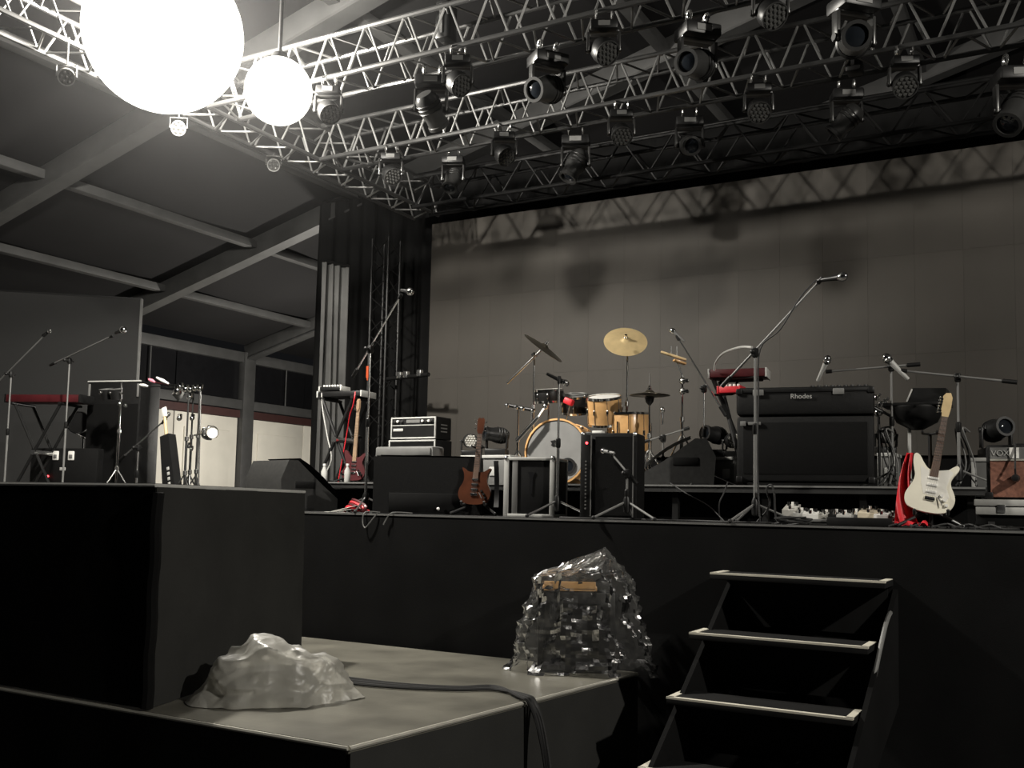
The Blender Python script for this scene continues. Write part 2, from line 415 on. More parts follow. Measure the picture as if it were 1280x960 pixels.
for k in (0, 1):
    a, b = steps[0], steps[3]
    p0 = V(a[1+k]+(.03 if k == 0 else -.0), a[0]+.3, a[3]-.06); p1 = V(b[1+k]+(.03 if k == 0 else 0), b[0]-.0, b[3]-.06)
    q = [p0, p1, p1+V(0, .05, -.3), p0+V(0, .02, -.7)]
    d = V(.03, 0, 0)
    MB().add(q+[x+d for x in q], [(0, 1, 2, 3), (7, 6, 5, 4), (0, 4, 5, 1), (1, 5, 6, 2), (2, 6, 7, 3), (3, 7, 4, 0)]).build('stringer', 'skirt', stt, True)
rail = [V(-1.04, 6.78, 1.0), V(-1.05, 6.55, .92), V(-1.09, 6.28, .55), V(-1.12, 6.02, .15), V(-1.13, 5.9, GZ)]
MB().tube(catmull(rail, 6, False), .014, 8).build('side_tube', 'grey', stt, True)

# ================================================================== LED SCREEN, DRAPES
SY, SX0, SX1, SZ0, SZ1 = 12.0, PY(537, 400, 12.0).x, 3.0, 2.25, 5.68
ls = thing('led_screen', 'huge switched off video wall in warm grey across the stage back', 'screen', ((SX0+SX1)/2, SY, SZ0))
nc, nr = 22, 3
for i in range(nc):
    for j in range(nr):
        cw, ch = (SX1-SX0)/nc, (SZ1-SZ0)/nr
        block('screen_panel', ls, V(SX0+cw*(i+.5), SY+.04, SZ0+ch*(j+.5))-V((SX0+SX1)/2, SY, SZ0), (cw-.0012, .08, ch-.0012), 'led' if (i*7+j*3) % 5 < 3 else 'led2')
MB().box(((SX0+SX1)/2, SY+.12, (SZ0+SZ1)/2), (SX1-SX0, .06, SZ1-SZ0)).build('back_frame', 'black', ls, True)
for k in range(6):
    x = SX0+.5+k*2.0
    MB().box((x, SY+.2, (STZ+SZ0)/2), (.08, .1, SZ0-STZ)).build('support_post', 'black', ls, True)
def drape(name, label, p0, p1, z0, z1, folds, amp, mt, gather=0.0):
    p0, p1 = V(p0[0], p0[1], 0), V(p1[0], p1[1], 0); d = (p1-p0); nrm = V(d.y, -d.x, 0).normalized()
    t = thing(name, label, 'curtain', ((p0+p1)/2).to_tuple()[:2]+(z0,))
    def fn(u, v):
        uu = .5+(u-.5)*(1-gather*math.sin(PI*(1-v))*.5)
        a = amp*(.6+.4*(1-v))
        q = p0 + d*uu + nrm*(a*math.sin(u*folds*2*PI+.6*math.sin(v*3+u*9)) + .4*a*math.sin(u*folds*4.7))
        return V(q.x, q.y, z0+(z1-z0)*v)
    MB().grid(fn, int(folds*14), 14).build('cloth', mt, t, True, 80)
    MB().cyl(V(p0.x, p0.y, z1+.02), V(p1.x, p1.y, z1+.02), .025).build('rail', 'black', t, True)
drape('back_curtain', 'black curtain hanging behind the truss tower left of the video wall', (-10.6, 12.35), (SX0+.15, 12.35), STZ, 6.4, 9, .06, 'drape_black')
a, b = PD(398, 450, 13.2), PD(432, 450, 13.5)
drape('side_drape', 'grey folded drape hanging at the left edge of the stage', (a.x, a.y), (b.x, b.y), STZ, 4.75, 3.5, .06, 'drape')
drape('upper_curtain', 'black border cloth hanging above the top of the video wall', (SX0-.2, 11.78), (SX1, 11.78), 5.72, 6.35, 40, .02, 'drape_black')
drape('rear_curtain', 'wide black cloth closing the stage behind the video wall', (-10.8, 12.9), (7, 12.9), STZ, 6.6, 46, .05, 'drape_black')
# grey side panel at the far left
p0, p1 = PD(-90, 430, 14.0), PD(174.5, 430, 14.6)
d = (p1-p0); d.z = 0; tz = PD(174, 373, 14.6).z
sp = thing('partition', 'plain dark grey partition behind the left keyboard', 'panel', (p0.x, p0.y, STZ))
ang = math.atan2(d.y, d.x)
Mx = Matrix.Translation(V((p0.x+p1.x)/2, (p0.y+p1.y)/2, (STZ+tz)/2)) @ Matrix.Rotation(ang, 4, 'Z')
MB().box((0, 0, 0), (d.length, .05, tz-STZ), Mx).build('sheet', 'panel_grey', sp, True)
MB().box((d.length/2, 0, 0), (.03, .07, tz-STZ), Mx).build('edge_profile', 'grey', sp, True)
MB().box((0, 0, (tz-STZ)/2), (d.length, .07, .02), Mx).build('edge_profile', 'black', sp, True)

# ================================================================== TRUSSES
TZ, TH = EYE.z+3.78, .38
def truss(name, label, p0, p1, h=TH, pitch=.42, mt='truss', rc=.024, rb=.011, group=None):
    p0, p1 = Vector(p0), Vector(p1); L = (p1-p0).length; d = (p1-p0).normalized()
    up = V(0, 0, 1) if abs(d.z) < .5 else V(0, 1, 0)
    sd = d.cross(up).normalized(); up = sd.cross(d)
    t = thing(name, label, 'truss', p0, 0, group); web = 'truss_web_lit' if mt == 'truss' else mt
    C = {}
    for a in (-1, 1):
        for b in (0, 1):
            o = sd*(a*h/2) + up*(b*h); C[(a, b)] = o
            rod('chord', t, o, o+d*L, rc, mt, 8)
    n = max(1, int(L/pitch))
    for (q0, q1) in (((-1, 0), (-1, 1)), ((1, 0), (1, 1)), ((-1, 0), (1, 0)), ((-1, 1), (1, 1))):
        for k in range(n):
            x0, xm, x1 = L*k/n+.03, L*(k+.5)/n, L*(k+1)/n-.03
            rod('brace', t, C[q0]+d*x0, C[q1]+d*(xm-.02), rb, web)
            rod('brace', t, C[q1]+d*(xm+.02), C[q0]+d*x1, rb, web)
    return t
YA, YB, YC = 6.95, 8.6, 10.4
XL = -7.45
truss('box_truss', 'front lighting truss running across the stage below the roof', (XL+.2, YA, TZ), (1.6, YA, TZ))
truss('box_truss', 'second lighting truss behind the front one, with wash lights below', (XL+.2, YB, TZ), (1.6, YB, TZ))
truss('box_truss', 'third lighting truss, dark, close in front of the video wall', (XL+.2, YC, TZ-.05), (1.6, YC, TZ-.05), pitch=.6, mt='truss_black')
truss('box_truss', 'side lighting truss running forward past the bright floodlight', (XL, 2.2, TZ), (XL, 10.8, TZ), pitch=.5)
tw = PD(472, 420, 14.0)
truss('truss_tower', 'upright black truss tower left of the video wall', (tw.x, tw.y, STZ), (tw.x, tw.y, 5.3), h=.28, pitch=.5, mt='truss_black', rc=.018, rb=.008)
# bar with clamps on the tower
a, b = PD(481, 474, 13.95), PD(536, 468, 13.4)
t = thing('cross_bar', 'black horizontal bar with clamps reaching from the tower to the screen', 'bar', a)
MB().cyl(a, b, .028).build('pipe', 'black', t, True)
for k in (.35, .5, .8): MB().box(a.lerp(b, k)+V(0, 0, .03), (.07, .07, .09), bev=.01).build('clamp', 'steel', t, True)
q = V(tw.x-.14, tw.y-.02, PD(463, 465, 14).z)
t = thing('orange_strap', 'short orange strap tied to the truss tower', 'strap', q)
MB().box(q, (.04, .02, .17), bev=.008).box(q+V(.012, -.012, -.02), (.02, .015, .2), bev=.005).build('webbing', 'orange', t, True)
# chain hoists
for px, py, y, lab in ((558, 28, YA, 'chain hoist with black body above the front truss'), (1068, 68, YB, 'chain hoist body sitting on the second truss to the right')):
    p = PY(px, py, y)
    t = thing('chain_hoist', lab, 'hoist', p)
    MB().box((0, 0, 0), (.13, .16, .34), bev=.02).build('body', 'black', t)
    MB().box((0, -.085, 0), (.03, .01, .26)).build('side_strip', 'steel', t)
    MB().cyl((0, 0, .17), (0, 0, .25), .02).torus((0, 0, .27), .035, .01, V(0, 1, 0)).build('hook', 'steel', t)
    MB().cyl((0, 0, .28), (0, 0, roof_z(p.x)-p.z-.05), .009, n=6).build('chain', 'steel', t)

# ================================================================== STAGE LIGHTS
def clampset(t, s=1.0):
    for x in (-.06, .06):
        MB().torus((x, 0, 0), .032, .009, V(1, 0, 0), 14, 5).cyl((x, 0, -.03), (x, 0, -.07), .008, n=6).build('clamp', 'steel', t)
def yoke(t, w, z0, z1, mt):
    pts = [V(-w, 0, z1), V(-w, 0, z0+.05), V(-w*.8, 0, z0+.01), V(0, 0, z0), V(w*.8, 0, z0+.01), V(w, 0, z0+.05), V(w, 0, z1)]
    mb = MB()
    for s_ in (-1, 1):
        mb.box((s_*w, 0, (z0+z1)/2-.01), (.022, .06, abs(z1-z0)+.02), bev=.008)
    mb.box((0, 0, z0+.012), (2*w, .06, .022), bev=.008)
    y = mb.build('yoke', mt, t)
    for s_ in (-1, 1): MB().cyl((s_*(w-.02), 0, z1), (s_*(w+.018), 0, z1), .022, n=10).build('pivot', 'black', y)
def wash_head(p, label, rz, aim, s=1.0, floor=False, group='wash moving lights in the rig'):
    """moving light with a round face of many small lenses"""
    t = thing('wash_moving_head', label, 'stage light', p, (PI if floor else 0, 0, rz), group, scale=s)
    if not floor: clampset(t)
    MB().box((0, 0, -.105), (.21, .17, .075), bev=.015).build('base', 'black', t)
    MB().box((0, -.087, -.105), (.09, .006, .04)).build('display', 'grey', t)
    yoke(t, .118, -.145, -.275, 'fixture')
    D = Vector(aim).normalized()
    if floor: D = V(D.x, -D.y, -D.z)
    M = TL((0, 0, -.28), D)
    h = MB().lathe([(0, -.09), (.055, -.088), (.085, -.06), (.098, -.01), (.1, .045), (.094, .062)], 22, M).build('head', 'black', t)
    MB().lathe([(.094, .06), (.1, .062), (.1, .07), (.09, .07)], 22, M).build('rim', 'fixture', h)
    mb = MB().lathe([(0, .058), (.092, .058)], 20, M)
    for q in range(-2, 3):
        for r_ in range(-2, 3):
            if abs(q+r_) <= 2:
                mb.lathe([(0, .074), (.012, .071), (.0185, .058)], 8, M @ Matrix.Translation((.037*(q+r_/2), .032*r_, 0)))
    mb.build('lens_array', 'pale_lens' if floor else 'lens', h)
    return t
def spot_head(p, label, rz, aim, s=1.0, floor=False, mt='fixture', group='spot moving lights in the rig'):
    """moving light with a tapered barrel and one dark lens"""
    t = thing('spot_moving_head', label, 'stage light', p, (PI if floor else 0, 0, rz), group, scale=s)
    if not floor: clampset(t)
    MB().box((0, 0, -.105), (.24, .19, .08), bev=.015).build('base', 'black', t)
    MB().box((0, -.097, -.105), (.1, .006, .04)).build('display', 'grey', t)
    yoke(t, .115, -.15, -.30, mt)
    D = Vector(aim).normalized()
    if floor: D = V(D.x, -D.y, -D.z)
    M = TL((0, 0, -.30), D)
    h = MB().lathe([(0, -.13), (.06, -.125), (.085, -.09), (.09, -.02), (.085, .03), (.075, .06), (.075, .12), (.082, .125), (.082, .15), (.062, .15), (.06, .13)], 24, M).build('head', mt, t)
    MB().lathe([(0, .142), (.03, .14), (.062, .128)], 20, M).build('front_lens', 'lens_dark', h)
    for k in range(3): MB().torus(M @ V(0, 0, -.06+.03*k), .09, .005, D, 22, 5).build('cooling_ring', 'black', h)
    return t
CAMDIR = lambda p: (EYE-Vector(p)).normalized()
def hang(px, py, y): p = PY(px, py, y); return V(p.x, y-TH/2, TZ-.02) if y < 10 else V(p.x, y-TH/2, TZ-.07)
# wash lights: pixel of the clamp on the truss chord
for px, y, lab, rz in ((412, YA, 'brightly lit wash light on the front truss beside the smaller floodlight', .5),
                       (573, YA, 'wash light with honeycomb face below the chain hoist of the front truss', .5),
                       (755, YA, 'wash light on the front truss against the pale roof rafter', .45),
                       (963, YA, 'wash light on the front truss cut by the top of the picture', .4),
                       (490, YB, 'leftmost wash light on the second truss, above the tower', .5),
                       (631, YB, 'second wash light from the left on the second truss', .5),
                       (777, YB, 'third wash light from the left on the second truss', .45),
                       (948, YB, 'fourth wash light from the left on the second truss', .4),
                       (1130, YB, 'fifth wash light from the left on the second truss', .4)):
    yy = {573: 62, 412: 95, 755: 20, 963: -20}.get(px, 620-454-(px-507)*.18)
    p = hang(px, yy, y-TH/2 if 0 else y)
    q = PY(px, yy, y-TH/2)
    wash_head((q.x, y-TH/2, TZ-.035), lab, rz, CAMDIR(q)+V(.25*math.sin(px), .1, -.35))
for px, y, lab, rz, aim, s in ((540, YA, 'spot light with pale yoke on the front truss, turned to the back', .5, (.3, .5, -.5), 1.15),
                               (685, YA, 'spot light with long yoke on the front truss, lens to the left', .9, (-.8, -.4, -.3), 1.2),
                               (872, YA, 'spot light on the front truss pointing left, near its middle', .8, (-.8, -.55, -.25), 1.2),
                               (1067, YA-.45, 'spot light near the upper right edge, lens facing the audience', .8, (-.45, -.8, -.25), 1.15),
                               (567, YC-.6, 'silver spot light pointing down beside the left end of the screen', .4, (-.15, -.5, -.8), 1.1),
                               (720, YC-.6, 'dark spot light with one pale yoke arm over the drums', .4, (-.4, -.2, -.8), 1.3),
                               (862, YC-.6, 'black spot light over the red keyboard, lens to the audience', .4, (.1, -.9, -.35), 1.2),
                               (1058, YC-.6, 'spot light with a pale dome over the stage piano', .4, (-.6, .2, -.6), 1.2),
                               (1270, YC-1.9, 'silver spot light at the right edge of the picture', .4, (-.5, -.4, -.7), 1.35)):
    yy = {540: 88, 685: 58, 872: 22, 1067: -14, 567: 190, 720: 163, 862: 140, 1058: 105, 1270: 75}[px]
    q = PY(px, yy, y)
    spot_head(q, lab, rz, aim, s)
    if y not in (YA,):      # dropper pipe up to the chord
        pass
# small LED pars on the side truss
for px, py, s, lab in ((83, 96, 8.3, 'small round lamp under the side truss, nearest the left edge'), (223, 160, 9.6, 'small round lamp below the large floodlight'), (342, 206, 11.0, 'small round lamp under the side truss at its far end')):
    p = PD(px, py, s)
    t = thing('par_lamp', lab, 'stage light', p, .6, 'small lamps under the side truss')
    D = CAMDIR(p)+V(0, 0, -.2); D = Matrix.Rotation(-.6, 3, 'Z') @ D; M = TL((0, 0, 0), D)
    b = MB().lathe([(0, -.11), (.04, -.1), (.065, -.05), (.07, .03), (.06, .03)], 18, M).build('can', 'grey', t)
    mb = MB().lathe([(0, .02), (.062, .02)], 16, M)
    for k in range(7):
        a = k*PI/3
        mb.lathe([(0, .034), (.016, .02)], 8, M @ Matrix.Translation((.042*math.cos(a)*(k < 6), .042*math.sin(a)*(k < 6), 0)))
    mb.build('lens_array', 'lens', b)
    MB().tube([V(-.08, 0, 0), V(-.08, 0, .1), V(.08, 0, .1), V(.08, 0, 0)], .007, 6).build('bracket', 'steel', t)
    MB().cyl((0, 0, .1), (0, 0, TZ-p.z), .008, n=6).build('hanger', 'steel', t)

# ================================================================== FLOODLIGHTS
def floodlight(p, r, watts, label, up, lr=.1):
    """round frosted globe with the bulb inside, hung from a truss"""
    t = thing('floodlight', label, 'floodlight', p)
    MB().lathe([(r*math.sin(PI*i/28) if 0 < i < 28 else 0, -r*math.cos(PI*i/28)) for i in range(29)], 48).build('glare_globe', 'lamp_glow', t)
    c = MB().lathe([(0, r*1.16), (r*.22, r*1.16), (r*.26, r*1.04), (r*.3, r*.955), (0, r*.95)], 24).build('cap', 'black', t)
    if up > 0: MB().cyl((0, 0, r*1.16), (0, 0, up), .018).build('hanger', 'black', c)
    else:
        MB().cyl((0, 0, -r), (0, 0, up+.03), .025).build('pole', 'black', t)
        MB().lathe([(0, up), (.3, up), (.3, up+.02), (.04, up+.06)], 24).build('foot_plate', 'black', t)
    l = bpy.data.lights.new('bulb', 'POINT'); l.energy = watts; l.color = (1.0, .95, .86); l.shadow_soft_size = lr
    lo = bpy.data.objects.new('bulb', l); COL.objects.link(lo); lo.parent = t
    return t
pA = PD(205, 42, 8.6); floodlight(pA, .66, LAMP_A, 'glaring floodlight at the upper left, its huge globe sized to the glare', 1.6)
pB = PD(348, 114, 8.75); floodlight(pB, .29, LAMP_B, 'smaller glaring floodlight below the front truss end, its globe sized to the glare', 2.0)
pC = V(5.2, 3.4, 5.6); floodlight(pC, .25, LAMP_C, 'floodlight out of frame on the right', 3.0)
floodlight(V(-11.4, 14.6, 2.9), .2, LAMP_D, 'backstage floodlight on a pole behind the side drape', GZ-2.9)
#--OBJECTS--
# ================================================================== MICROPHONES AND STANDS
def mic(p, d, label, s=1.0, mt='black'):
    """handheld microphone: d points from the tail to the grille; p = middle"""
    d = Vector(d).normalized()
    t = thing('microphone', label, 'microphone', p)
    M = TL((0, 0, 0), d) @ Matrix.Scale(s, 4)
    MB().lathe([(0, -.10), (.010, -.10), (.012, -.095), (.014, -.02), (.018, .035), (.019, .045)], 14, M).build('body', mt, t)
    g = MB().lathe([(.019, .045), (.0255, .055), (.027, .072), (.024, .09), (.014, .102), (0, .106)], 14, M).build('grille', 'chrome', t)
    MB().lathe([(.0265, .066), (.0285, .068), (.0285, .074), (.0265, .076)], 14, M).build('ring', 'steel', g)
    return t
def mic_stand(label, top, zf, boom=None, legr=.30, rz=.3, mt='black', base='tripod', group=None, tube='grey'):
    top = Vector(top); B = V(top.x, top.y, zf)
    t = thing('microphone_stand', label, 'microphone stand', B, 0, group)
    H = top.z-zf
    if base == 'tripod':
        for k in range(3):
            a = rz+k*2*PI/3
            e = V(legr*math.cos(a), legr*math.sin(a), .014)
            lg = MB().tube([V(.02*math.cos(a), .02*math.sin(a), .13), e], .009, 6).build('leg', tube, t)
            MB().sphere(e, .016, 8).build('rubber_foot', 'rubber', lg)
        MB().lathe([(.013, .05), (.025, .06), (.028, .1), (.028, .15), (.018, .18)], 12).build('hub', mt, t)
    else:
        MB().lathe([(0, 0), (.14, 0), (.14, .015), (.05, .03), (.02, .05), (.015, .08)], 24).build('round_base', mt, t)
    mid = H*.55
    MB().cyl((0, 0, .05), (0, 0, mid), .0125, n=10).build('lower_tube', tube, t)
    MB().cyl((0, 0, mid), (0, 0, H), .009, n=10).build('upper_tube', tube, t)
    MB().lathe([(.013, mid-.04), (.02, mid-.03), (.02, mid+.03), (.011, mid+.04)], 12).build('height_clutch', mt, t)
    if boom:
        a, e = Vector(boom[0])-B, Vector(boom[1])-B
        MB().tube([a, a.lerp(e, .5), e], [.0095, .008, .008], 8).build('boom_arm', tube, t)
        d = (e-a).normalized()
        MB().cyl(a-d*.05, a+d*.05, .017, n=10).build('counterweight', mt, t)
        piv = MB().box((0, 0, H), (.045, .05, .07), bev=.012).build('boom_clutch', mt, t)
        MB().cyl((0, -.06, H), (0, .05, H), .012, n=8).sphere((0, -.065, H), .02, 8).build('clutch_knob', mt, piv)
        MB().cyl(e, e+d*.05, .016, n=10).build('mic_clip', mt, t)
    else:
        MB().cyl((0, 0, H-.01), (0, 0, H+.05), .015, n=10).build('mic_clip', mt, t)
    return t
def cable(label, pts, r=.006, mt='rubber', name='cable', group=None, k=5):
    p = catmull([Vector(q) for q in pts], k, False)
    t = MB().tube(p, r, 6).build(name, mt)
    o = Vector(pts[0])
    t.data.transform(Matrix.Translation(-o)); t.location = o
    return tag(t, label, 'cable', group)
# M1 main singer's stand, right
y = 7.12
mic_stand('tall boom microphone stand in front of the stage piano', PY(944, 441, y), STZ, (PY(908, 477, y+.12), PY(1022, 354, y-.1)), rz=.2)
mic(PY(1040, 348, y-.14), PY(1062, 345, y-.2)-PY(1020, 351, y-.1), 'vocal microphone on the tall boom stand in front of the stage piano', 1.15)
# M2 left
mic_stand('boom microphone stand with a glinting arm beside the left monitor wedge', PY(463, 437, y), STZ, (PY(444, 466, y+.15), PY(499, 373, y-.15)), rz=.9, tube='steel')
mic(PY(508, 364, y-.2), PY(518, 366, y-.3)-PY(495, 362, y-.1), 'vocal microphone on the glinting boom arm at stage left', 1.15)
# M3 before the drums
y = 7.22
mic_stand('straight pale microphone stand in front of the bass drum', PY(699, 478, y), STZ, None, rz=.1, tube='steel')
mic(PY(697, 474, y), PY(704, 477, y)-PY(690, 470, y-.05), 'microphone on the straight stand in front of the bass drum', 1.0)
# M4 amp microphone
y = 6.98
mic_stand('short boom stand miking the black speaker cabinet', PY(784, 592, y), STZ, (PY(792, 600, y), PY(766, 569, y+.06)), rz=-.3, legr=.26)
mic(PY(760, 565, y+.08), PY(752, 564, y+.1)-PY(768, 567, y), 'small microphone aimed at the black speaker cabinet', .9, 'grey')
# M5, M6 right
y = 8.55
mic_stand('boom stand right of the stage piano with its arm to the left', PY(1114, 459, y), RSZ, (PY(1142, 456, y), PY(1040, 464, y-.1)), rz=.6)
mic(PY(1029, 461, y-.12), PY(1033, 454, y-.15)-PY(1026, 469, y-.1), 'white topped microphone above the right half of the stage piano', 1.2, 'grey_light')
y = 8.3
mic_stand('boom stand behind the cream guitar with a long level arm', PY(1197, 472, y), RSZ, (PY(1262, 477, y), PY(1134, 464, y-.1)), rz=.2)
mic(PY(1120, 459, y-.12), PY(1111, 451, y-.15)-PY(1131, 471, y-.1), 'white topped microphone left of the cream guitar head', 1.3, 'grey_light')
# M7 over the drum kit, right
y = 8.75
mic_stand('boom stand with a long slanting arm right of the drum kit', PY(880, 486, y), RSZ, (PY(904, 514, y), PY(849, 425, y)), rz=.5, tube='steel')
mic(PY(847, 419, y), PY(843, 416, y)-PY(852, 424, y), 'small microphone on top of the slanting arm right of the drums', .9, 'grey')
# M8, M9, M10 far left
y = 7.35
mic_stand('boom microphone stand at the left edge of the picture', PY(14, 468, y), STZ, (PY(-14, 489, y), PY(55, 420, y)), rz=.5)
mic(PY(58, 416, y), PY(62, 414, y)-PY(50, 421, y), 'microphone on the boom stand at the left edge', .8)
y = 7.5
mic_stand('boom microphone stand in front of the left keyboard', PY(87, 451, y), STZ, (PY(66, 455, y), PY(138, 421, y-.1)), rz=.7)
mic(PY(150, 414, y-.12), PY(163, 410, y-.2)-PY(138, 420, y), 'silver topped microphone in front of the tall cabinet at the left', 1.3)
y = 7.6
mic_stand('low boom stand reaching towards the upright black case', PY(173, 560, y), STZ, (PY(153, 572, y), PY(204, 527, y)), rz=.4, tube='steel')
mic(PY(207, 523, y), PY(211, 517, y)-PY(203, 529, y), 'small microphone on the low boom stand by the black case', .8, 'black')

# ================================================================== SPEAKERS, AMPS, CASES
def frame_box(t, c, d, mt, bev=.012, name='cabinet'):
    return MB().box(c, d, bev=bev).build(name, mt, t)
# stage piano seen from behind (wide black case)
y = 8.0; a, b = PY(922, 560, y), PY(1099, 560, y); w_ = b.x-a.x-.05
hr = PY(1099, 478, y).z-RSZ
t = thing('stage_piano', 'large black suitcase piano seen from behind, silver lettering on its upper part', 'piano', ((a.x+b.x)/2-.02, y+.02, RSZ), .17)
lo = hr*.70
frame_box(t, (0, .2, .03+(lo-.03)/2), (w_, .38, lo-.035), 'vinyl', .02, 'speaker_cabinet')
MB().box((0, .012, lo/2+.02), (w_-.10, .012, lo-.14), bev=.005).build('speaker_grille', 'grille_black', t)
frame_box(t, (0, .22, (lo+hr)/2), (w_+.01, .44, hr-lo-.012), 'vinyl', .03, 'harp_case')
MB().box((0, -.003, hr-.035), (w_-.06, .012, .03), bev=.004).build('lid_rim', 'black', t)
for x in (-w_/2+.17, w_/2-.26):
    MB().box((x, -.008, hr-.05), (.085, .014, .05), bev=.006).build('latch', 'grey', t)
MB().box((-w_/2+.05, -.004, lo-.06), (.045, .012, .04), bev=.004).build('latch', 'grey', t)
MB().box((-w_/2+.14, -.004, lo-.06), (.10, .012, .025), bev=.004).build('handle', 'grey', t)
for sx in (-1, 1):
    for z in (.05, hr-.04): MB().box((sx*(w_/2-.02), .0, z), (.05, .03, .05), bev=.01).build('corner_cap', 'black', t)
for k in range(9): MB().cyl((w_/2-.46+.05*k, .1, hr-.01), (w_/2-.46+.05*k, .1, hr+.012), .016, n=8).build('stud', 'black', t)
text_part('Rhodes', .055, t, Matrix.Translation((-.02, -.008, hr-.085)) @ Matrix.Rotation(PI/2, 4, 'X'), 'grey_light')
# black speaker cabinet with control strip
y = 7.15; a, b = PY(727, 600, y), PY(794, 600, y); w_ = b.x-a.x; hh = PY(760, 541, y).z-STZ
t = thing('speaker_cabinet', 'tall black speaker cabinet with one small red light', 'speaker', ((a.x+b.x)/2, y, STZ), .2)
frame_box(t, (0, .17, hh/2), (w_, .32, hh), 'vinyl', .012)
MB().box((.045, -.002, hh/2), (w_-.16, .012, hh-.06)).build('grille', 'grille_black', t)
MB().box((-w_/2+.047, -.002, hh/2), (.07, .012, hh-.03), bev=.004).build('control_strip', 'black', t)
for k in range(14): MB().cyl((-w_/2+.05, -.008, .08+k*.028), (-w_/2+.05, -.014, .08+k*.028), .007, n=8).build('knob', 'grey', t)
MB().sphere((-w_/2+.055, -.01, hh-.08), .010, 8).build('red_light', 'red_lamp', t)
for x in (-w_/2+.09, w_/2-.03): MB().box((x, -.006, hh/2), (.008, .01, hh-.04)).build('grille_bar', 'grey', t)
for x in (-w_/2+.02, w_/2-.02): MB().sphere((x, .01, hh-.01), .018, 8).build('corner_cap', 'steel', t)
# bright small box on top of the cabinet
q = PY(748, 537, y+.12); qz = STZ+hh
t = thing('small_white_box', 'small white box lying on top of the black speaker cabinet', 'box', (q.x, y+.12, qz))
MB().box((0, 0, .013), (.085, .06, .026), bev=.004).build('body', 'white', t)
MB().box((-.075, 0, .009), (.045, .05, .018), bev=.004).build('plug', 'grey', t)
# flight case with aluminium edges
y = 7.25; a, b = PY(634, 600, y), PY(690, 600, y); w_ = b.x-a.x; hh = PY(660, 572, y).z-STZ
t = thing('flight_case', 'black flight case with silver edge strips in front of the drums', 'case', ((a.x+b.x)/2, y, STZ), .2)
frame_box(t, (0, .2, hh/2), (w_, .4, hh-.01), 'black_matte', .006, 'body')
for sx in (-1, 1):
    for yy in (0, .4): MB().box((sx*(w_/2-.012), yy, hh/2), (.04, .03, hh), bev=.004).build('edge_strip', 'grey_light', t)
MB().box((-w_/2+.085, -.004, hh/2), (.045, .012, hh-.03), bev=.003).build('edge_strip', 'grey', t)
for z in (.012, hh-.01):
    MB().box((0, 0, z), (w_, .03, .026), bev=.004).build('edge_strip', 'grey_light', t)
    for sx in (-1, 1): MB().box((sx*(w_/2-.005), .2, z), (.03, .4, .026), bev=.004).build('edge_strip', 'grey_light', t)
for sx in (-1, 1): MB().sphere((sx*(w_/2-.01), 0, hh-.008), .024, 10).build('corner_ball', 'steel', t)
MB().prism([(-.03, .10), (.03, .10), (.012, .06), (.008, -.08), (-.008, -.08), (-.012, .06)], -.006, -.001, Matrix.Translation((.02, 0, hh*.55))).build('emblem', 'black_gloss', t)
# monitor wedges
def wedge(label, loc, rz, w_, dpt, h, mt='black', boxy=False, grille='grille_black'):
    t = thing('monitor_wedge', label, 'monitor speaker', loc, rz)
    prof = [(0, 0), (-.02, h*.62), (.06, h), (.16, h), (dpt*.72, h*.52), (dpt, .12), (dpt, 0)]        # y (to the performer), z
    if boxy: prof = [(0, 0), (0, h), (.10, h), (dpt, .14), (dpt, 0)]
    poly = [(p[0], p[1]) for p in prof]
    R = Matrix.Rotation(PI/2, 4, 'Z')
    mb = MB()
    n = len(poly)
    vs = [V(-w_/2, py_, z) for py_, z in poly] + [V(w_/2, py_, z) for py_, z in poly]
    fs = [tuple(range(n)), tuple(range(2*n-1, n-1, -1))] + [(i, i+n, (i+1) % n+n, (i+1) % n) for i in range(n)]
    mb.add(vs, fs).build('cabinet', mt, t)
    g0, g1 = V(0, .18, h*.985), V(0, dpt*.985, .15)
    MB().grid(lambda u, v: V(-w_/2+.03+(w_-.06)*u, 0, 0)+g0.lerp(g1, v)+V(0, .02, .03+.03*math.sin(PI*v)), 6, 6).build('grille', grille, t)
    for sx in (-1, 1):
        MB().box((sx*(w_/2+.001), dpt*.40, h*.52), (.008, .22, .07), Matrix.Translation((0, 0, 0)), bev=.003).build('handle_recess', 'black_matte', t)
        MB().box((sx*(w_/2+.003), .2, .02), (.01, .3, .02)).build('skid', 'rubber', t)
    return t
e0 = PD(352, 640, 9.25); rz_ = -.26
wedge('dark monitor wedge at the left end of the main stage, handle hole in its side', (e0.x-.31*math.cos(rz_), e0.y-.31*math.sin(rz_), STZ), rz_, .62, .62, .47, 'wedge')
y = 7.12; a, b = PY(460, 600, y), PY(575, 600, y)
t = wedge('wide monitor wedge seen from behind next to the brown guitar', ((a.x+b.x)/2+.1, y+.08, STZ), .5, (b.x-a.x)*.98, .5, PY(517, 571, y).z-STZ, 'vinyl', boxy=True)
MB().box((0, -.004, .10), (w_*.0+.66, .008, .16), bev=.003).build('lower_panel', 'black_matte', t)
MB().sphere((.1, -.04, .05), .014, 8).build('plug', 'white', t)
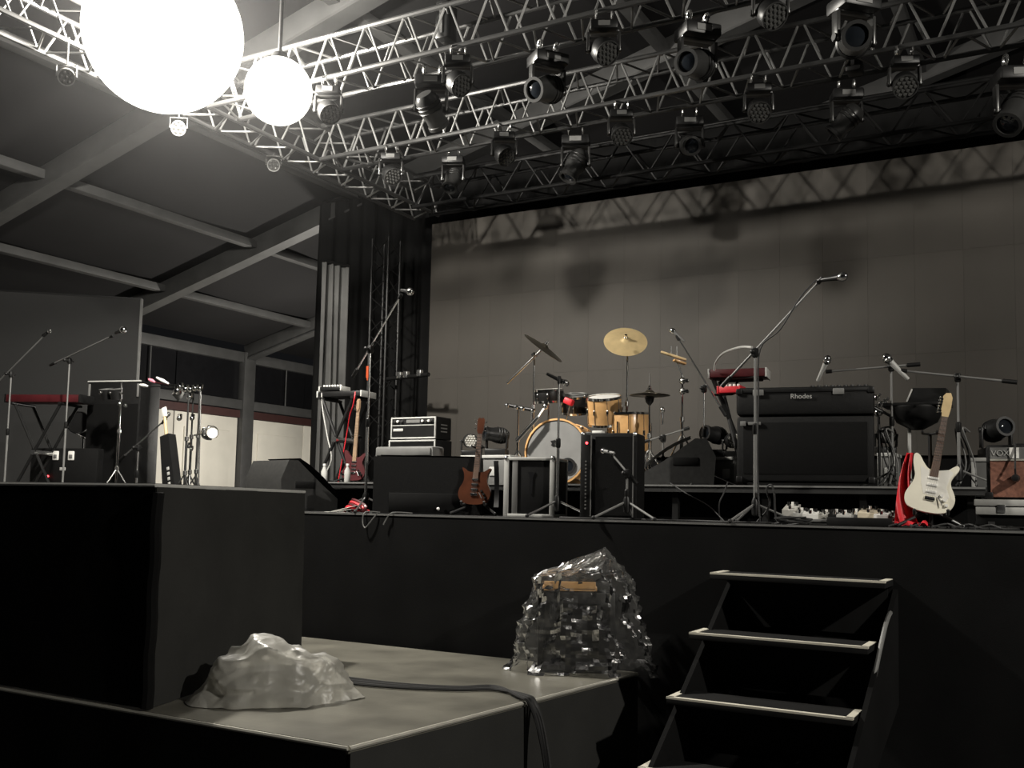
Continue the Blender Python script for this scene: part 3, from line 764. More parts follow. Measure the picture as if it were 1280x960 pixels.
# grey lid and amp stack behind it
y = 7.75; a, b = PY(469, 560, y), PY(541, 560, y)
zt = PY(505, 558, y).z
t = thing('equipment_case', 'flat light grey case top showing above the wide monitor wedge', 'case', ((a.x+b.x)/2, y, STZ))
MB().box((0, .1, (zt-STZ)/2), (b.x-a.x, .2, zt-STZ), bev=.02).build('body', 'grey', t)
MB().box((0, -.006, zt-STZ-.05), (b.x-a.x-.04, .012, .07), bev=.004).build('front_lip', 'grey', t)
y = 8.35; a, b = PY(489, 540, y), PY(545, 540, y); w_ = b.x-a.x
z0 = PY(517, 549, y).z; z1 = PY(517, 521, y).z
def amp(label, x, y, z0, z1, w_, dp, trim, front, knobs=True):
    t = thing('amplifier', label, 'amplifier', (x, y, z0)); h = z1-z0
    MB().box((0, dp/2, h/2), (w_, dp, h), bev=.01).build('cabinet', 'vinyl', t)
    MB().box((0, -.003, h/2), (w_-.05, .012, h-.05)).build('front_panel', front, t)
    for z in (.012, h-.012): MB().box((0, -.004, z), (w_, .016, .016), bev=.003).build('piping', trim, t)
    for sx in (-1, 1): MB().box((sx*(w_/2-.008), -.004, h/2), (.014, .016, h-.03), bev=.003).build('piping', trim, t)
    if knobs:
        MB().box((0, -.008, h*.62), (w_-.04, .008, .008)).build('divider', trim, t)
        for k, kx in enumerate((-.40, -.33, -.24, .22, .31, .36, .41)):
            MB().cyl((kx*w_, -.01, h*.8), (kx*w_, -.03, h*.8), .012, n=10).build('knob', 'white' if k % 2 else 'steel', t)
        MB().box((-.0, -.008, h*.8), (w_*.3, .006, h*.14)).build('display', 'grey', t)
        MB().box((-w_*.33, -.009, h*.42), (w_*.22, .006, h*.12), bev=.002).build('badge', 'grey_light', t)
        for r_ in range(3): MB().box((w_/2+.002, dp*.5, h*(.35+.15*r_)), (.006, dp*.4, h*.06)).build('side_vent', 'grey', t)
    return t
amp('black amplifier head with white piping and silver knobs', (a.x+b.x)/2, y, z0, z1, w_, .28, 'grey_light', 'black')
amp('lower amplifier cabinet carrying the amplifier head with white piping', (a.x+b.x)/2-.01, y-.0, RSZ, z0-.004, w_+.02, .3, 'grey_light', 'grille_black', False)
# right hand combo amp on a flight case
y = 7.25; a = PY(1233, 600, y); w_ = .68
z0 = PY(1250, 624, y).z; z1 = PY(1250, 556, y).z; h = z1-z0
t = thing('combo_amplifier', 'combo amplifier with brown diamond grille and pale lettering at the right edge', 'amplifier', (a.x+w_/2, y, z0))
MB().box((0, .14, h/2), (w_, .27, h), bev=.014).build('cabinet', 'vinyl', t)
MB().box((0, -.002, h*.37), (w_-.05, .012, h*.66)).build('grille_cloth', 'grille_cloth', t)
MB().box((0, -.003, h*.84), (w_-.05, .012, h*.22)).build('upper_grille', 'grey', t)
MB().box((0, -.008, h*.72), (w_-.05, .012, .010)).build('piping', 'edge_trim', t)
MB().box((0, .1, h+.006), (w_*.5, .05, .014), bev=.005).build('handle', 'black', t)
text_part('VOX', .05, t, Matrix.Translation((-w_/2+.085, -.012, h*.84)) @ Matrix.Rotation(PI/2, 4, 'X'), 'grey_light')
for sx in (-1, 1): MB().box((sx*(w_/2-.015), -.004, .02), (.05, .03, .05), bev=.008).build('corner_cap', 'black', t)
q = PY(1268, 574, y)
t2 = thing('white_card', 'white card stuck on the upper front of the combo amplifier', 'card', (q.x, y-.014, z0+h*.76))
MB().box((0, 0, .03), (.055, .008, .07)).build('sheet', 'white', t2)
q = PY(1270, 598, y)
t2 = thing('clip_microphone', 'black microphone hanging in front of the brown grille', 'microphone', (q.x, y-.05, q.z))
MB().lathe([(0, -.045), (.02, -.04), (.026, 0), (.026, .03), (.016, .045), (0, .046)], 14, TL((0, 0, 0), (0, 1, 0))).build('body', 'black', t2)
MB().tube([V(0, 0, .0), V(0, -.03, .06), V(0, .0, .11), V(0, .04, z1-q.z+.01)], .006, 6).build('lead', 'rubber', t2)
a2 = PY(1220, 640, y-.05)
zc = z0-.002
t = thing('flight_case', 'silver edged flight case under the brown combo amplifier', 'case', (a2.x+.4, y-.05, STZ))
hc = zc-STZ
MB().box((0, .2, hc*.55), (.80, .4, hc*.85), bev=.01).build('body', 'black_matte', t)
MB().box((0, .19, hc-.022), (.82, .42, .042), bev=.006).build('lid', 'grey_light', t)
MB().box((0, -.012, hc-.075), (.80, .02, .05), bev=.005).build('edge_strip', 'grey_light', t)
for x in (-.25, .1): MB().box((x, -.02, hc-.06), (.05, .02, .055), bev=.006).build('latch', 'steel', t)
for x in (-.33, -.05, .3): MB().cyl((x, .02, .03), (x+.04, .02, .03), .03, n=12).build('caster', 'rubber', t)

# flight cases carrying the floor lights, floor lights
def silver_case(label, px0, px1, pyt, y, dp=.35, zf=None):
    zf = RSZ if zf is None else zf
    a, b = PY(px0, 590, y), PY(px1, 590, y); w_ = b.x-a.x; h = PY((px0+px1)/2, pyt, y).z-zf
    t = thing('flight_case', label, 'case', ((a.x+b.x)/2, y, zf))
    MB().box((0, dp/2, h/2), (w_, dp, h-.01), bev=.006).build('body', 'grey', t)
    MB().box((0, dp/2-.005, h-.015), (w_+.02, dp+.02, .03), bev=.005).build('lid_strip', 'grey_light', t)
    MB().box((w_*.15, -.006, h*.45), (.07, .014, .09), bev=.008).build('latch', 'grey_light', t)
    for sx in (-1, 1): MB().box((sx*(w_/2-.01), 0, h/2), (.03, .02, h-.02), bev=.003).build('edge_strip', 'grey_light', t)
    return t, h+zf
t, zt1 = silver_case('silver flight case behind the brown guitar carrying two floor lights', 577, 637, 569, 8.5)
t, zt2 = silver_case('silver flight case left of the stage piano with floor lights on it', 884, 921, 571, 8.95)
t, zt3 = silver_case('pale case behind the stage piano with a round light on it', 1098, 1118, 566, 8.9)
t, zt4 = silver_case('pale flight case in the dark behind the cream guitar', 1215, 1262, 572, 8.6, zf=STZ)
def floor_light(fn, label, px, y, zt, rz, aim, s, group):
    q = PY(px, 560, y)
    fn((q.x, y, zt-.0+.0), label, rz, aim, s, True, group=group)
def up_fix(o_loc_z, s): return o_loc_z - .068*s
def floor_wash(label, px, y, zt, rz, aim, s):
    q = PY(px, 560, y); wash_head((q.x, y, zt-.066*s), label, rz, aim, s, True, group='round floor lights on cases')
def floor_spot(label, px, y, zt, rz, aim, s):
    q = PY(px, 560, y); spot_head((q.x, y, zt-.064*s), label, rz, aim, s, True, mt='black', group='black floor spot lights')
floor_wash('round white faced floor light behind the brown guitar neck', 587, 8.65, zt1, .4, (.4, -1, -.05), .72)
floor_spot('black floor spot light behind the brown guitar, beside the drums', 621, 8.7, zt1, .3, (-.9, -.6, .1), .9)
floor_spot('black floor spot light left of the stage piano', 894, 9.1, zt2, .3, (-.7, -.7, .1), .9)
floor_wash('round white faced floor light at the left side of the stage piano', 915, 9.05, zt2, .4, (.4, -1, 0), .72)
floor_wash('round white faced floor light at the right side of the stage piano', 1107, 9.05, zt3, .4, (.4, -1, 0), .75)
floor_spot('black floor spot light above the brown combo amplifier', 1245, 8.75, zt4, .4, (.2, -1, .15), .95)
for px, y, lab in ((80, 8.8, ''),): pass

# ================================================================== DRUM KIT
def drum(name, label, c, r, h, axis, shell, head='drumhead_white', lugs=8, hoop='chrome', group=None):
    t = thing(name, label, 'drum', c); M = TL((0, 0, 0), axis)
    MB().lathe([(r*.98, -h/2), (r, -h/2+.01), (r, h/2-.01), (r*.98, h/2)], 32, M).build('shell', shell, t)
    for s_ in (-1, 1):
        MB().lathe([(0, s_*h/2), (r*.97, s_*h/2)], 28, M).build('drumhead', head, t)
        MB().lathe([(r*.99, s_*(h/2-.014)), (r*1.045, s_*(h/2-.012)), (r*1.045, s_*(h/2+.010)), (r*.99, s_*(h/2+.012))], 32, M).build('hoop', hoop, t)
    for k in range(lugs):
        a = 2*PI*(k+.5)/lugs; q = M @ V(r*1.02*math.cos(a), r*1.02*math.sin(a), 0)
        e = M.to_3x3() @ V(0, 0, 1)
        MB().cyl(q-e*(h/2), q+e*(h/2), .004, n=6).box(q, (.022, .022, .05) if abs(e.z) > .7 else (.022, .05, .022), bev=.005).build('lug', 'chrome', t)
    return t
y = 9.0
kc = PY(704, 570, y); kr = .315; kc = V(kc.x, y, RSZ+kr+.01)
t = drum('bass_drum', 'natural wood bass drum with dark grey front head', kc, kr, .42, V(.12, -1, .04), 'wood', 'drumhead', 10, 'wood')
Mk = TL((0, 0, 0), V(.12, -1, .04))
MB().lathe([(.055, .216), (.08, .216), (.08, .226), (.055, .226)], 24, Mk @ Matrix.Translation((.13, -.14, 0))).build('port_ring', 'black', t)
MB().lathe([(0, .2135), (.055, .2135)], 20, Mk @ Matrix.Translation((.13, -.14, 0))).build('port_hole', 'lens_dark', t)
MB().prism([(x*.6, z*.6) for x, z in ((0, .05), (.03, .06), (.05, .03), (.02, 0), (.04, -.04), (0, -.05), (-.04, -.03), (-.02, .0), (-.05, .04))], -.2150, -.2138, Matrix.Rotation(.12, 4, 'Z') @ Matrix.Translation((-.03, 0, .09))).build('emblem', 'black', t)
for sx in (-1, 1):
    MB().cyl((sx*.25, -.1, -.15), (sx*.36, -.2, -kr-.005), .009).build('spur', 'chrome', t)
tc = PY(756, 513, y-.05)
drum('rack_tom', 'natural wood rack tom above the bass drum', tc, .165, .26, V(.05, -.28, 1), 'wood', 'drumhead_white', 8, 'chrome')
f = PY(786, 530, y+.05)
t = drum('floor_tom', 'wooden floor tom half hidden behind the black speaker cabinet', (f.x, y+.05, RSZ+.52), .2, .38, V(0, -.05, 1), 'wood', 'drumhead_white', 8)
for k in range(3):
    a = .4+k*2*PI/3; MB().cyl((.215*math.cos(a), .215*math.sin(a), .1), (.215*math.cos(a), .215*math.sin(a), -.515), .008).build('leg', 'chrome', t)
sc_ = PY(686, 495, y+.2)
drum('snare_drum', 'shallow snare drum with a bright rim left of the rack tom', sc_, .15, .12, V(0, -.15, 1), 'black', 'drumhead_white', 8)
rt = PY(719, 505, y+.35)
drum('rack_tom', 'dark tom behind the red block at the kit centre', rt, .14, .17, V(.1, -.3, 1), 'black', 'grey', 6)
for (cx, cyy, zc2, rr) in (): pass
def prop(name, label, cat, loc, fn, rot=0):
    t = thing(name, label, cat, loc, rot); fn(t); return t
q = PY(711, 502, y-.02)
prop('red_block', 'small red percussion block mounted between the toms', 'percussion', q, lambda t: (MB().box((0, 0, 0), (.10, .07, .065), Matrix.Rotation(.4, 4, 'Y'), bev=.015).build('body', 'red', t), MB().cyl((0, .03, -.02), (-.06, .05, -.22), .007).build('mount_rod', 'chrome', t)))
# tom and snare stands
def stand(name, label, top, zf, legr=.22, rz=0, mt='chrome', cat='stand', r=.011, spread=.35):
    top = Vector(top); B = V(top.x, top.y, zf); H = top.z-zf
    t = thing(name, label, cat, B)
    MB().cyl((0, 0, .06), (0, 0, H*.6), r*1.2).build('lower_tube', mt, t)
    MB().cyl((0, 0, H*.6), (0, 0, H), r*.85).build('upper_tube', mt, t)
    for z in (H*.6, H*.3): MB().lathe([(r, z-.025), (r*2, z-.02), (r*2, z+.02), (r, z+.025)], 10).build('collar', 'steel', t)
    for k in range(3):
        a = rz+k*2*PI/3
        lg = MB().tube([V(0, 0, spread), V(legr*math.cos(a), legr*math.sin(a), .012)], r*.75, 6).build('leg', mt, t)
        MB().cyl((0, 0, .08), (legr*.5*math.cos(a), legr*.5*math.sin(a), .012+spread*.5), r*.5, n=6).build('strut', mt, t)
        MB().sphere((legr*math.cos(a), legr*math.sin(a), .014), .016, 8).build('rubber_foot', 'rubber', lg)
    return t
def cymbal(label, c, r, axis, mt):
    t = thing('cymbal', label, 'cymbal', c); M = TL((0, 0, 0), axis)
    MB().lathe([(0, .035), (.012, .035), (.03, .03), (.045, .016), (.06, .012), (r*.6, .004), (r, -.012), (r*.995, -.014), (r*.6, .001), (.06, .008), (.04, .012), (0, .028)], 36, M).build('disc', mt, t, ang=60)
    MB().lathe([(0, .075), (.014, .075), (.014, .055), (.02, .05), (.02, .036), (0, .036)], 10, M).build('wing_nut', 'chrome', t)
    return t
def dirpx(p0, p1): return (Vector(p1)-Vector(p0)).normalized()
# brass crash
c = PY(782, 426, y+.1)
cymbal('brass crash cymbal facing the audience above the rack tom', c, .215, V(.34, -.68, .65), 'brass')
stand('cymbal_stand', 'chrome stand of the brass crash cymbal', c+V(.0, .05, -.07), RSZ, rz=.4)
# left tilted cymbal
c = PY(680, 434, y-.1); e = PY(705, 455, y-.1)-PY(655, 414, y-.1)
ax = V(-e.z, 0, e.x).normalized()*1.0 + V(0, .06, 0)
cymbal('dark cymbal tilted steeply on the left of the drum kit', c, .235, ax, 'brass_dark')
s0 = PY(668, 444, y-.1)
stand('cymbal_stand', 'stand with a bright boom arm carrying the tilted left cymbal', s0, RSZ, rz=.9)
t = thing('boom_arm', 'bright steel boom arm below the tilted left cymbal', 'boom arm', s0)
MB().cyl(PY(634, 479, y-.15), PY(676, 438, y-.1), .014).build('tube', 'chrome', t, True)
MB().sphere(s0, .03, 10).cyl(s0-V(0, .04, 0), s0+V(0, .04, 0), .015).build('tilter', 'chrome', t, True)
# hi-hat on the right
c = PY(812, 492, y-.2)
t = cymbal('flat hi-hat cymbals right of the rack tom', c, .19, V(.05, -.10, 1), 'brass_dark')
MB().lathe([(0, -.03), (.02, -.03), (.19, -.018), (.19, -.016), (.03, -.012), (0, -.01)], 32).build('lower_disc', 'brass_dark', t)
MB().lathe([(.012, -.03), (.045, -.035), (.035, -.08), (.012, -.11)], 16).build('cup', 'black', t)
MB().cyl((0, 0, .07), (0, 0, .19), .004, n=6).build('pull_rod', 'chrome', t)
stand('cymbal_stand', 'stand of the flat hi-hat right of the kit', c+V(0, 0, -.08), RSZ, rz=.2)
# stand with two crossed wooden blocks
c = PY(853, 468, y-.1)
stand('percussion_stand', 'chrome stand carrying the pale wooden blocks right of the drums', c, RSZ, rz=.7, legr=.3, spread=.5)
t = thing('wood_blocks', 'pair of pale wooden percussion blocks on a chrome stand', 'percussion', PY(843, 447, y-.1))
for (x0, y0, x1, y1), mt_ in (((826, 440, 858, 450), 'maple'), ((842, 450, 857, 455), 'wood')):
    p0, p1 = PY(x0, y0, y-.14), PY(x1, y1, y-.06)
    MB().box((0, 0, 0), (.06, .022, (p1-p0).length), Matrix.Translation((p0+p1)/2) @ look(p1-p0), bev=.008).build('block', mt_, t, True)
for x0 in (839, 846): MB().cyl(PY(x0, 433, y-.1), PY(x0, 446, y-.1), .006, n=6).build('bolt', 'steel', t, True)
MB().cyl(PY(846, 452, y-.1), PY(853, 470, y-.1), .01).build('arm', 'steel', t, True)
for py_ in (476, 489): MB().sphere(PY(853, py_, y-.1), .032, 10).box(PY(856, py_, y-.12), (.08, .03, .035), bev=.01).build('clamp', 'chrome', t, True)
# snare stand + lower chrome arms
stand('snare_stand', 'chrome stand below the snare drum', sc_+V(0, 0, -.07), RSZ, rz=.3)
t = thing('boom_arm', 'bright steel tube slanting down left of the bass drum', 'boom arm', PY(660, 536, y-.3))
MB().cyl(PY(646, 551, y-.35), PY(673, 521, y-.3), .02).build('tube', 'chrome', t, True)
MB().cyl(PY(673, 521, y-.3), PY(681, 509, y-.25), .012).build('inner_tube', 'steel', t, True)
MB().sphere(PY(682, 508, y-.25), .03, 10).build('joint', 'chrome', t, True)
s1 = PY(648, 512, y-.3)
stand('percussion_stand', 'thin stand with a level clamp bar left of the bass drum', s1, RSZ, rz=.1, legr=.2)
t = thing('clamp_bar', 'short black bar with chrome clamps left of the snare drum', 'clamp bar', s1)
MB().cyl(PY(633, 506, y-.3), PY(668, 513, y-.3), .018).build('bar', 'black', t, True)
for px in (634, 645, 653, 666): MB().sphere(PY(px, 507+(px-634)*.2, y-.33), .024, 8).build('clamp', 'chrome', t, True)
t = stand('percussion_stand', 'thin dark stand directly left of the bass drum edge', PY(665, 505, y+.1), RSZ, rz=.5, legr=.18, mt='steel')
# mic on the rack tom
t = mic(PY(733, 497, y-.1), PY(729, 492, y)-PY(738, 504, y-.2), 'small microphone clipped to the rack tom rim', .55)
mic(PY(828, 520, y-.3), V(0, .05, 1), 'upright microphone standing between hi-hat and percussion stand', .8, 'steel')
mic_stand('low boom stand carrying the upright microphone by the hi-hat', PY(829, 548, y-.3), RSZ, (PY(806, 552, y-.3), PY(855, 537, y-.25)), rz=.3, legr=.24)
# drum monitor
p = PY(855, 590, 8.6)
wedge('grey drum monitor wedge right of the hi-hat, its slope facing left', (p.x+.22, 8.75, RSZ), 1.9, .50, .60, .42, 'wedge', grille='grey_light')  # pale grille colour stands for light falling on the slope
# drum throne hidden behind kit is not in view

# ================================================================== GUITARS
STRAT = [(0, 0), (.07, .004), (.13, .028), (.162, .08), (.163, .13), (.145, .175), (.125, .21), (.118, .245), (.13, .285), (.152, .325), (.158, .352), (.142, .368), (.115, .352), (.085, .325), (.05, .312), (.03, .312),
         (-.03, .312), (-.055, .325), (-.085, .36), (-.115, .402), (-.142, .415), (-.156, .395), (-.152, .35), (-.138, .30), (-.126, .26), (-.13, .21), (-.15, .16), (-.168, .11), (-.163, .06), (-.13, .022), (-.065, .003)]
SG = [(0, 0), (.08, .008), (.14, .04), (.165, .10), (.155, .16), (.128, .21), (.118, .26), (.125, .31), (.142, .345), (.146, .366), (.128, .362), (.095, .338), (.06, .325), (.03, .325),
      (-.03, .325), (-.06, .325), (-.095, .338), (-.128, .362), (-.146, .366), (-.142, .345), (-.125, .31), (-.118, .26), (-.128, .21), (-.155, .16), (-.165, .10), (-.14, .04), (-.08, .008)]
def guitar(label, loc, rot, outline, body, neck, board, guard=None, s=1.0, head='strat', bass=False):
    t = thing('electric_guitar' if not bass else 'bass_guitar', label, 'guitar', loc, rot, scale=s)
    poly = [(p.x, p.y) for p in catmull([V(a, b, 0) for a, b in outline], 3)]
    MB().prism(poly, -.022, .022).build('body', body, t)
    nl = .64 if not bass else .86
    z0, z1 = .27, .27+nl-.20
    MB().add([V(-.028, -.026, z0), V(.028, -.026, z0), V(.021, -.026, z1), V(-.021, -.026, z1), V(-.028, -.004, z0), V(.028, -.004, z0), V(.021, -.008, z1), V(-.021, -.008, z1)],
             [(0, 1, 2, 3), (7, 6, 5, 4), (0, 4, 5, 1), (1, 5, 6, 2), (2, 6, 7, 3), (3, 7, 4, 0)]).build('neck', neck, t)
    fb = MB().add([V(-.028, -.031, z0-.02), V(.028, -.031, z0-.02), V(.021, -.031, z1), V(-.021, -.031, z1), V(-.028, -.026, z0-.02), V(.028, -.026, z0-.02), V(.021, -.026, z1), V(-.021, -.026, z1)],
             [(0, 1, 2, 3), (7, 6, 5, 4), (0, 4, 5, 1), (1, 5, 6, 2), (2, 6, 7, 3), (3, 7, 4, 0)]).build('fretboard', board, t)
    for k in range(14):
        zz = z1-(z1-z0+.1)*(1-2**(-k/12))*1.15
        MB().box((0, -.0325, zz), (.044+.001*k, .002, .002)).build('fret', 'steel', fb)
    hp = [(-.021, z1), (.021, z1), (.026, z1+.03), (.03, z1+.07), (.028, z1+.15), (.012, z1+.185), (-.02, z1+.18), (-.036, z1+.155), (-.03, z1+.13), (-.034, z1+.06), (-.026, z1+.03)] if head == 'strat' else \
         [(-.021, z1), (.021, z1), (.034, z1+.04), (.038, z1+.15), (.02, z1+.17), (0, z1+.16), (-.02, z1+.17), (-.038, z1+.15), (-.034, z1+.04)]
    MB().prism(hp, -.024, -.008).build('headstock', neck if head == 'strat' else body, t)
    for k in range(6 if not bass else 4):
        sx = -1 if head == 'strat' else (-1 if k % 2 else 1)
        zz = z1+.035+.022*k
        MB().cyl((sx*.03, -.016, zz), (sx*.055, -.016, zz), .004, n=6).sphere((sx*.056, -.016, zz), .009, 8).build('tuning_peg', 'chrome', t)
    if guard:
        gp = [(.02, .31), (.10, .33), (.125, .31), (.105, .26), (.095, .20), (.125, .13), (.10, .09), (.04, .12), (-.05, .13), (-.075, .20), (-.09, .28), (-.10, .33), (-.06, .31), (-.03, .305)]
        MB().prism(gp, -.0245, -.0215).build('pickguard', guard, t)
    for zz in (.15, .20, .25): MB().box((0, -.027, zz), (.07, .012, .018), bev=.004).build('pickup', 'white' if guard else 'black', t)
    MB().box((0, -.027, .10), (.07, .014, .028), bev=.004).build('bridge', 'chrome', t)
    for k, (x, zz) in enumerate(((.075, .135), (.10, .105), (.115, .07))): MB().cyl((x, -.022, zz), (x, -.04, zz), .013, .011, n=12).build('knob', 'white' if guard else 'black', t)
    MB().cyl((.05, -.03, .12), (.09, -.045, .06), .004, n=6).build('tremolo_arm' if guard else 'jack_lead', 'steel', t)
    for k in range(6 if not bass else 4):
        x = (-.5+k/(5 if not bass else 3))
        MB().cyl((x*.05, -.036, .10), (x*.032, -.0345, z1), .0005, n=4).build('string', 'grey', t)
    MB().cyl((0, 0, -.012), (0, 0, .004), .009, n=8).build('strap_button', 'chrome', t)
    return t
def guitar_stand(label, loc, rz, neck_z):
    t = thing('guitar_stand', label, 'guitar stand', loc, rz)
    MB().tube([V(0, .12, .03), V(0, .06, .35), V(0, .10, neck_z)], .012, 8).build('upright', 'black', t)
    for a in (-1, 1):
        MB().tube([V(0, .10, .12), V(a*.20, -.10, .015)], .011, 8).build('leg', 'black', t)
        MB().tube([V(0, .07, .17), V(a*.09, .0, .10), V(a*.10, -.10, .09), V(a*.10, -.12, .12)], .010, 8).build('cradle_arm', 'rubber', t)
        MB().tube([V(0, .10, neck_z), V(a*.045, .04, neck_z), V(a*.045, -.03, neck_z+.01)], .008, 8).build('neck_fork', 'black', t)
    MB().tube([V(0, .12, .12), V(0, .33, .015)], .011, 8).build('leg', 'black', t)
    return t
# cream guitar
y = 7.06
g0 = PY(1159, 646, y); e = PY(1192, 488, y+.16)
inpl = math.atan2(e.x-g0.x, e.z-g0.z)
guitar('cream electric guitar with maple neck standing on the stage front', (g0.x, y, STZ+.10), (-.17, inpl, .12), STRAT, 'cream', 'maple', 'rosewood', 'pickguard', s=.91)
guitar_stand('black stand holding the cream electric guitar', (g0.x+.02, y+.03, STZ), .12, .62)
# red cloth hanging beside it
c0 = PY(1139, 566, y+.16); c1 = PY(1133, 652, y+.02)
t = thing('red_cloth', 'red cloth hanging down beside the cream guitar', 'cloth', (c1.x, c1.y, STZ))
def rc(u, v):
    cpt = c0.lerp(V(c1.x, c1.y, STZ+.012), 1-v) if 0 else V(c1.x, c1.y, STZ+.012).lerp(c0, v)
    wd = .02+.055*(1-v)**1.2
    return cpt + V((u-.5)*2*wd, .03*math.sin(u*9+v*5), .006*math.sin(u*17)*(1-v)) + V(.03*math.sin(v*3.0)*-1, 0, 0)
MB().grid(rc, 18, 22).build('fabric', 'red', t, True, 80)
MB().grid(lambda u, v: V(c1.x-.06+.20*u, c1.y-.08+.12*v, STZ+.012+.03*abs(noise.noise(V(u*4, v*4, 2)))*2), 12, 8).build('fold', 'red', t, True, 80)
# brown guitar
y = 7.3
g0 = PY(592, 630, y); e = PY(613, 508, y+.2)
inpl = math.atan2(e.x-g0.x, e.z-g0.z)
guitar('brown mahogany electric guitar on a stand between wedge and flight case', (g0.x, y, STZ+.09), (-.16, inpl, .25), SG, 'wood_dark', 'wood_dark', 'rosewood', None, s=.86, head='sg')
guitar_stand('black stand holding the brown electric guitar', (g0.x+.01, y+.03, STZ), .25, .58)
t = thing('guitar_strap', 'dark strap hanging down right of the brown guitar', 'strap', PY(618, 640, y))
MB().grid(lambda u, v: PY(617-4*(1-v)**2+5*v*0+6*u+(4*(1-v)), 634-58*v, y-.02+.03*math.sin(v*5)), 2, 14).build('webbing', 'black', t, True, 80)
# bass guitar back left
y = 8.55
g0 = PY(442, 600, y); e = PY(455, 500, y+.15)
guitar('dark red bass guitar with pale neck leaning by the left keyboard stand', (g0.x, y, RSZ+.03), (-.12, math.atan2(e.x-g0.x, e.z-g0.z), .2), STRAT, 'red_dark', 'neck_tan', 'neck_tan', None, s=.80, bass=True)
guitar_stand('black stand holding the dark red bass guitar', (g0.x, y+.02, RSZ), .2, .5)

# ================================================================== KEYBOARDS
def xstand(label, loc, rz, w_, h, dp=.34):
    t = thing('keyboard_stand', label, 'keyboard stand', loc, rz)
    for yy in (-dp/2, dp/2):
        for s_ in (-1, 1):
            MB().tube([V(s_*w_/2, yy+s_*.02, .015), V(-s_*w_/2, yy+s_*.02, h-.02)], .018, 8).build('crossed_leg', 'black', t)
    for s_ in (-1, 1):
        MB().cyl((s_*w_/2, -dp/2-.08, .02), (s_*w_/2, dp/2+.08, .02), .018).build('foot_bar', 'black', t)
        MB().cyl((s_*w_/2, -dp/2-.05, h-.018), (s_*w_/2, dp/2+.05, h-.018), .018).build('support_bar', 'black', t)
    MB().cyl((0, -dp/2-.04, h/2), (0, dp/2+.04, h/2), .03).build('pivot', 'steel', t)
    return t
def keyboard(label, loc, rot, L, dp, h, body, front='black', rows=0, keys=True):
    t = thing('keyboard', label, 'keyboard', loc, rot)
    MB().box((0, 0, h/2), (L, dp, h), bev=.01).build('case', body, t)
    if keys:
        nk = int(L*.9/.0235)
        mw = MB(); mk = MB()
        for k in range(nk):
            x = -L*.45+.0235*(k+.5)
            mw.box((x, -dp*.26, h+.004), (.0215, dp*.42, .012))
            if k % 7 not in (2, 6): mk.box((x+.0118, -dp*.20, h+.014), (.011, dp*.26, .012))
        mw.build('white_keys', 'white', t); mk.build('black_keys', 'black_gloss', t)
    for k in range(rows): MB().cyl((-L*.4+L*.8*k/max(1, rows-1), dp*.22, h), (-L*.4+L*.8*k/max(1, rows-1), dp*.22, h+.022), .012, n=10).build('knob', 'white', t)
    for sx in (-1, 1): MB().box((sx*(L/2+.006), 0, h/2), (.016, dp+.01, h+.01), bev=.004).build('end_cheek', front, t)
    return t
# back left keyboard
y = 8.75; c = PY(433, 493, y); kz = c.z-.04
xstand('black crossed stand under the keyboard beside the truss tower', (c.x, y, RSZ), .1, .42, kz-RSZ-.0)
keyboard('keyboard on crossed stand beside the truss tower', (c.x, y, kz), .1+PI, .55, .3, .06, 'black', 'grey_light', 0)
q = PY(418, 487, y)
keyboard('small synthesizer with white knobs on the keyboard by the tower', (q.x, y, kz+.08), .1+PI, .27, .18, .045, 'black', 'grey_light', 7, False)
cable('red cable hanging from the keyboard by the tower', [PY(444, 490, y-.2), PY(443, 498, y-.22), PY(441, 508, y-.2), PY(437, 520, y-.15), PY(433, 545, y-.1), V(PY(430, 600, y).x, y-.1, RSZ+.01)], .007, 'red', k=4)
cable('pale cable hanging from the left end of the keyboard by the tower', [PY(402, 491, y-.2), PY(403, 510, y-.2), PY(409, 545, y-.2), PY(414, 575, y-.2), V(PY(415, 600, y).x, y-.2, RSZ+.01)], .007, 'grey_light')
for px, lab in ((405, 'white water bottle standing below the left keyboard'), (434, 'small white bottle beside the dark red bass')):
    q = PY(px, 600, 8.0)
    t = thing('bottle', lab, 'bottle', (q.x, q.y, RSZ))
    MB().lathe([(0, 0), (.03, 0), (.032, .01), (.032, .11), (.014, .15), (.014, .165)], 14).build('body', 'grey_light', t)
    MB().lathe([(.016, .165), (.016, .185), (0, .186)], 12).build('cap', 'white', t)
q = PY(437, 558, 8.5)
# red keyboards left of the stage piano
y = 9.0; c = PY(924, 468, y)
keyboard('dark red keyboard standing high behind the left end of the stage piano', (c.x, y, c.z-.04), (.0, -.0, PI+.15), .50, .28, .075, 'red_dark', 'grey_light', 0, True)
c2 = PY(914, 488, y-.15)
keyboard('bright red small keyboard left of the stage piano', (c2.x, y-.15, c2.z-.03), (0, 0, PI), .19, .16, .06, 'red', 'red', 5, False)
t = thing('keyboard_stand', 'slanting black stand under the red keyboards', 'keyboard stand', (c.x, y+.05, RSZ))
MB().tube([V(PY(896, 470, y).x, y+.1, c.z-.05), V(c.x+.1, y-.12, RSZ+.02)], .022, 8).build('slanted_leg', 'black', t, True)
MB().tube([V(PY(896, 470, y).x, y-.1, c.z-.05), V(c.x+.1, y+.22, RSZ+.02)], .022, 8).build('slanted_leg', 'black', t, True)
MB().tube([V(c.x+.12, y+.25, RSZ+.02), V(c.x+.12, y-.2, RSZ+.02)], .02, 8).build('foot_bar', 'black', t, True)
for yy in (y-.1, y+.1): MB().tube([V(PY(896, 470, y).x, yy, c.z-.045), V(PY(950, 470, y).x, yy, c.z-.045)], .015, 8).build('support_bar', 'black', t, True)
